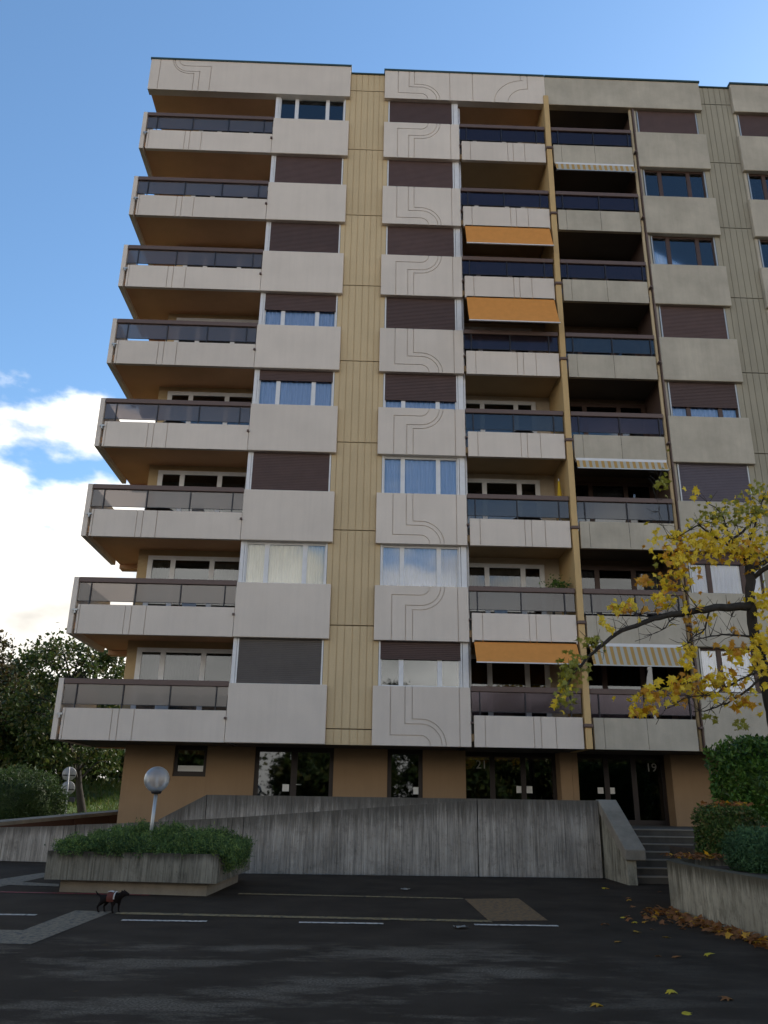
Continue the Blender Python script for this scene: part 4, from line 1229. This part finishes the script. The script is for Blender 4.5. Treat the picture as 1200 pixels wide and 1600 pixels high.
tree('linden_tree', 'distant dark tree standing beyond the russet tree', (-24.5, 38, 2.4), 7.5, 5.0, 0.8, 80, 160, 0.32, M_leafbg, (0, 0), 13, BG)
tree('linden_tree', 'dark low tree behind the trunk closing the view over the grass', (-18.5, 42, 2.6), 6.5, 6.0, 0.3, 90, 160, 0.34, M_leafbg, (0, 0), 17, BG)
shrub('round_bush', 'large soft green bush beside the round sign backs', (-12.2, 8.6, 1.25), (1.75, 1.5, 1.35), 16000, 0.13, foliage('willow_leaf', [(0.02, 0.04, 0.01), (0.045, 0.08, 0.02), (0.08, 0.12, 0.035)], 0.5, 0.3), 0.22, 2.4)

sg = thing('road_sign', 'back of a round road sign pair on one pole beyond the low wall', 'sign', (-12.5, 15, 0.2))
MB().tube([(-12.45, 15, 0.1), (-12.62, 15, 2.86)], 0.035, 8).build('pole', M_signback, sg)
for zc, xx in ((2.57, -12.6), (1.98, -12.57)):
    d = MB().lathe([(0.0, -0.012), (0.28, -0.012), (0.29, 0), (0.28, 0.012), (0.0, 0.012)], 28)
    o = d.build('disc', M_signback, sg, (xx, 15.06, zc), (R(90), 0, R(18)))
    MB().box(-0.26, 0.26, 14.985 - 15, 15.0 - 15 + 0.03, -0.025, 0.025).build('clamp', M_darkmetal, o, (xx, 15.0, zc)).rotation_euler = (R(-90), 0, 0)
MB().box(-12.85, -12.2, 15.03, 15.05, 1.42, 1.62).build('plate', M_darkmetal, sg)

# trees across the road: seen mirrored in the ground floor glass
OP = 'trees across the road that the windows mirror'
def conifer(label, base, height, spread, seed):
    rd = random.Random(seed); b = Vector(base)
    t = thing('conifer_tree', label, 'tree', base, OP)
    m = MB(); m.tube([b, b + Vector((0, 0, height))], [height * 0.018, 0.02], 8); m.build('trunk', M_bark, t)
    pts = []
    for i in range(140):
        f = rd.uniform(0.06, 0.98); a = rd.uniform(0, 6.283); rr = spread * (1 - f) ** 0.85 * rd.uniform(0.3, 1)
        c = np.array((b.x + math.cos(a) * rr, b.y + math.sin(a) * rr, b.z + f * height - rr * 0.25))
        pts.append(c + rng.normal(size=(60, 3)) * np.array([0.5, 0.5, 0.25]))
    tag(put('crown', leaf_cloud('crown', np.concatenate(pts), 0.35, M_needle, 0.35, 0.3), t), kind='stuff')
conifer('tall dark conifer across the road mirrored in the glass doors', (-6, -58, 0), 17, 3.8, 1)
conifer('broad dark conifer across the road mirrored beside the tall one', (3.5, -60, 0), 13, 4.2, 2)
for i_, (tx, ty, th_, lab) in enumerate(((-33, -56, 9.5, 'wide leafy tree at the far end of the row across the road'), (-24, -52, 8.0, 'round leafy tree across the road before the far end tree'), (-15.5, -55, 8.5, 'low spreading tree across the road mirrored in the shop door'),
                                  (-1.5, -50, 6.0, 'small bushy tree across the road between the two conifers'), (10.5, -53, 8.5, 'round leafy tree across the road mirrored in the entrance glass'),
                                  (19, -55, 9.5, 'tall leafy tree across the road beyond the entrance'), (29, -54, 8.5, 'last leafy tree of the row across the road'))):
    tree('linden_tree', lab, (tx, ty, 0), th_, 5.6, 0.2, 120, 110, 0.6, M_leafbg, (0, 0), 21 + i_, OP)

# ------------------------------------------------------------------ things on the balconies
M_tbl = plain('dark_table_top', (0.05, 0.045, 0.045), 0.5)
def table(label, x, k):
    z = L(k) + 0.35
    t = thing('round_table', label, 'table', (x, 0.75, z))
    MB().lathe([(0.0, 0.70), (0.44, 0.70), (0.45, 0.715), (0.44, 0.73), (0.0, 0.73)], 28, (x, 0.75, z)).build('table_top', M_tbl, t)
    MB().tube([(x, 0.75, z + 0.02), (x, 0.75, z + 0.70)], 0.03, 8).build('stem', M_darkmetal, t)
    MB().lathe([(0.0, 0.0), (0.22, 0.0), (0.22, 0.015), (0.03, 0.04), (0.0, 0.04)], 20, (x, 0.75, z)).build('foot', M_darkmetal, t)
table('round table behind the glass of the third corner balcony', -6.2, 2)
table('round table behind the glass of the fourth corner balcony', -6.0, 3)
table('round table behind the glass of the fourth balcony beside the grooved panels', 4.95, 3)
table('round table behind the glass of the third balcony beside the grooved panels', 5.0, 2)
M_chair = plain('white_garden_chair', (0.65, 0.65, 0.63), 0.5)
def chair(label, x, k, rot):
    z = L(k) + 0.35
    t = thing('garden_chair', label, 'chair', (x, 0.7, z))
    MB().box(-0.21, 0.21, -0.2, 0.2, 0.42, 0.45).build('seat', M_chair, t, (x, 0.7, z))
    MB().prism([(0.19, 0.46), (0.22, 0.46), (0.30, 0.86), (0.27, 0.86)], -0.2, 0.2, 'X').build('backrest', M_chair, t, (x, 0.7, z))
    for sx in (-1, 1):
        for sy in (-1, 1):
            MB().tube([(0.18 * sx, 0.17 * sy, 0.425), (0.2 * sx, 0.2 * sy, 0)], 0.014, 6).build('leg', M_chair, t, (x, 0.7, z))
    t.rotation_euler = (0, 0, rot)
chair('pale garden chair behind the glass of the second corner balcony', -5.0, 1, 0.3)
chair('pale garden chair behind the glass of the fifth corner balcony', -5.4, 4, -0.4)
chair('pale garden chair beside the table on the third corner balcony', -4.9, 2, 2.8)
chair('pale garden chair behind the glass of the sixth corner balcony', -5.9, 5, 0.5)
chair('pale garden chair alone behind the glass of the lowest corner balcony', -5.6, 0, -0.3)
chair('pale garden chair beside the table on the fourth inner balcony', 4.0, 3, 0.4)
chair('pale garden chair on the sixth balcony beside the grooved panels', 4.3, 5, -0.4)
chair('pale garden chair on the second balcony beside the grooved panels', 4.2, 1, 0.2)
ps = thing('folded_parasol', 'folded yellow parasol leaning by the party wall on the third inner balcony', 'parasol', (6.02, 0.55, L(2) + 0.35))
px_, pz_ = 6.02, L(2) + 0.35
MB().tube([(px_, 0.55, pz_), (px_, 0.55, pz_ + 2.05)], 0.016, 8).build('pole', M_white, ps)
MB().lathe([(0.0, 2.0), (0.03, 1.95), (0.06, 1.6), (0.11, 1.2), (0.13, 1.1), (0.0, 1.12)], 8, (px_, 0.55, pz_)).build('canopy', plain('yellow_cloth', (0.62, 0.40, 0.02), 0.8), ps)
pp = thing('potted_plant', 'leafy potted plant above the rail of the second inner balcony', 'plant', (5.75, 0.35, L(1) + 1.0))
MB().lathe([(0.0, 0), (0.11, 0), (0.15, 0.25), (0.13, 0.25), (0.0, 0.22)], 16, (5.75, 0.35, L(1) + 1.42)).build('pot', plain('clay', (0.25, 0.1, 0.05), 0.8), pp)
tag(put('foliage', leaf_cloud('foliage', np.array((5.75, 0.3, L(1) + 1.78)) + rng.normal(size=(420, 3)) * np.array([0.19, 0.1, 0.1]), 0.08, M_laurel, 0.45), pp), kind='stuff')
MB().box(5.55, 5.95, 0.2, 0.5, L(1) + 1.36, L(1) + 1.41).build('pot_shelf', M_darkmetal, pp)
MB().box(5.57, 5.60, 0.25, 0.45, L(1) + 0.35, L(1) + 1.36).box(5.90, 5.93, 0.25, 0.45, L(1) + 0.35, L(1) + 1.36).build('shelf_leg', M_darkmetal, pp)

# ------------------------------------------------------------------ dog
def dog(base, ang):
    M_fur = plain('black_fur', (0.011, 0.008, 0.007), 0.85, 0, 0.3, 0.1)
    M_coat = plain('red_coat', (0.11, 0.025, 0.015), 0.8); M_trim = plain('white_trim', (0.5, 0.45, 0.4), 0.8)
    t = thing('dog', 'small black dog in a red and white coat standing in front of the planter', 'dog', base)
    # skeleton: x forward, z up
    V = [((-0.16, 0, 0.27), .075), ((-0.05, 0, 0.265), .075), ((0.10, 0, 0.27), .09), ((0.19, 0, 0.31), .06), ((0.25, 0, 0.36), .05), ((0.31, 0, 0.355), .042), ((0.38, 0, 0.335), .022),
         ((-0.23, 0, 0.29), .022), ((-0.31, 0, 0.33), .015), ((-0.36, 0, 0.39), .008)]
    Ed = [(0, 1), (1, 2), (2, 3), (3, 4), (4, 5), (5, 6), (0, 7), (7, 8), (8, 9)]
    def leg(root, chain):
        pr_ = root
        for p, r_ in chain:
            V.append((p, r_)); Ed.append((pr_, len(V) - 1)); pr_ = len(V) - 1
    for s in (-1, 1):
        f = 0.04 * s
        leg(2, [((0.12 + f, 0.05 * s, 0.19), .035), ((0.11 + f, 0.055 * s, 0.10), .02), ((0.12 + f, 0.055 * s, 0.02), .017), ((0.155 + f, 0.055 * s, 0.012), .016)])
        leg(0, [((-0.13 + f, 0.05 * s, 0.19), .045), ((-0.21 + f, 0.055 * s, 0.11), .02), ((-0.19 + f, 0.055 * s, 0.02), .016), ((-0.155 + f, 0.055 * s, 0.012), .016)])
        leg(4, [((0.245, 0.045 * s, 0.395), .02), ((0.235, 0.06 * s, 0.42), .008)])
    me = bpy.data.meshes.new('body'); me.from_pydata([v[0] for v in V], Ed, [])
    o = bpy.data.objects.new('dog_body_tool', me); COL.objects.link(o)
    md = o.modifiers.new('skin', 'SKIN'); md.use_smooth_shade = True
    for i, v in enumerate(V):
        me.skin_vertices[0].data[i].radius = (v[1], v[1])
    me.skin_vertices[0].data[0].use_root = True
    sb = o.modifiers.new('sub', 'SUBSURF'); sb.levels = 2; sb.render_levels = 2
    bpy.context.view_layer.update()
    dg = bpy.context.evaluated_depsgraph_get()
    bm_ = bpy.data.meshes.new_from_object(o.evaluated_get(dg)); bm_.name = 'body'
    bpy.data.objects.remove(o)
    bm_.materials.clear(); bm_.materials.append(M_fur)
    body = put('body', bm_, t, base)
    def shell(x0, x1, r, zc, mat, nm, a0=-130, a1=130):
        m = MB(); Vs, Fs = [], []
        n_, k_ = 7, 16
        for i in range(n_):
            x = x0 + (x1 - x0) * i / (n_ - 1)
            for j in range(k_):
                a = R(a0 + (a1 - a0) * j / (k_ - 1))
                rr = r + 0.012 * math.sin(math.pi * i / (n_ - 1))
                Vs.append((x, rr * math.sin(a), zc + rr * 1.05 * math.cos(a)))
        for i in range(n_ - 1):
            for j in range(k_ - 1): Fs.append((i * k_ + j, i * k_ + j + 1, (i + 1) * k_ + j + 1, (i + 1) * k_ + j))
        m.add(Vs, Fs, True).build(nm, mat, t, base)
    shell(-0.06, 0.09, 0.098, 0.272, M_coat, 'coat');  shell(0.085, 0.115, 0.104, 0.275, M_trim, 'coat_trim', -100, 100)
    shell(-0.07, 0.06, 0.113, 0.272, M_trim, 'coat_patch', -28, 40)
    t.rotation_euler = (0, 0, ang); t.scale = (0.74, 0.74, 0.74)
dog((-3.62, -9.15, 0), R(-12))
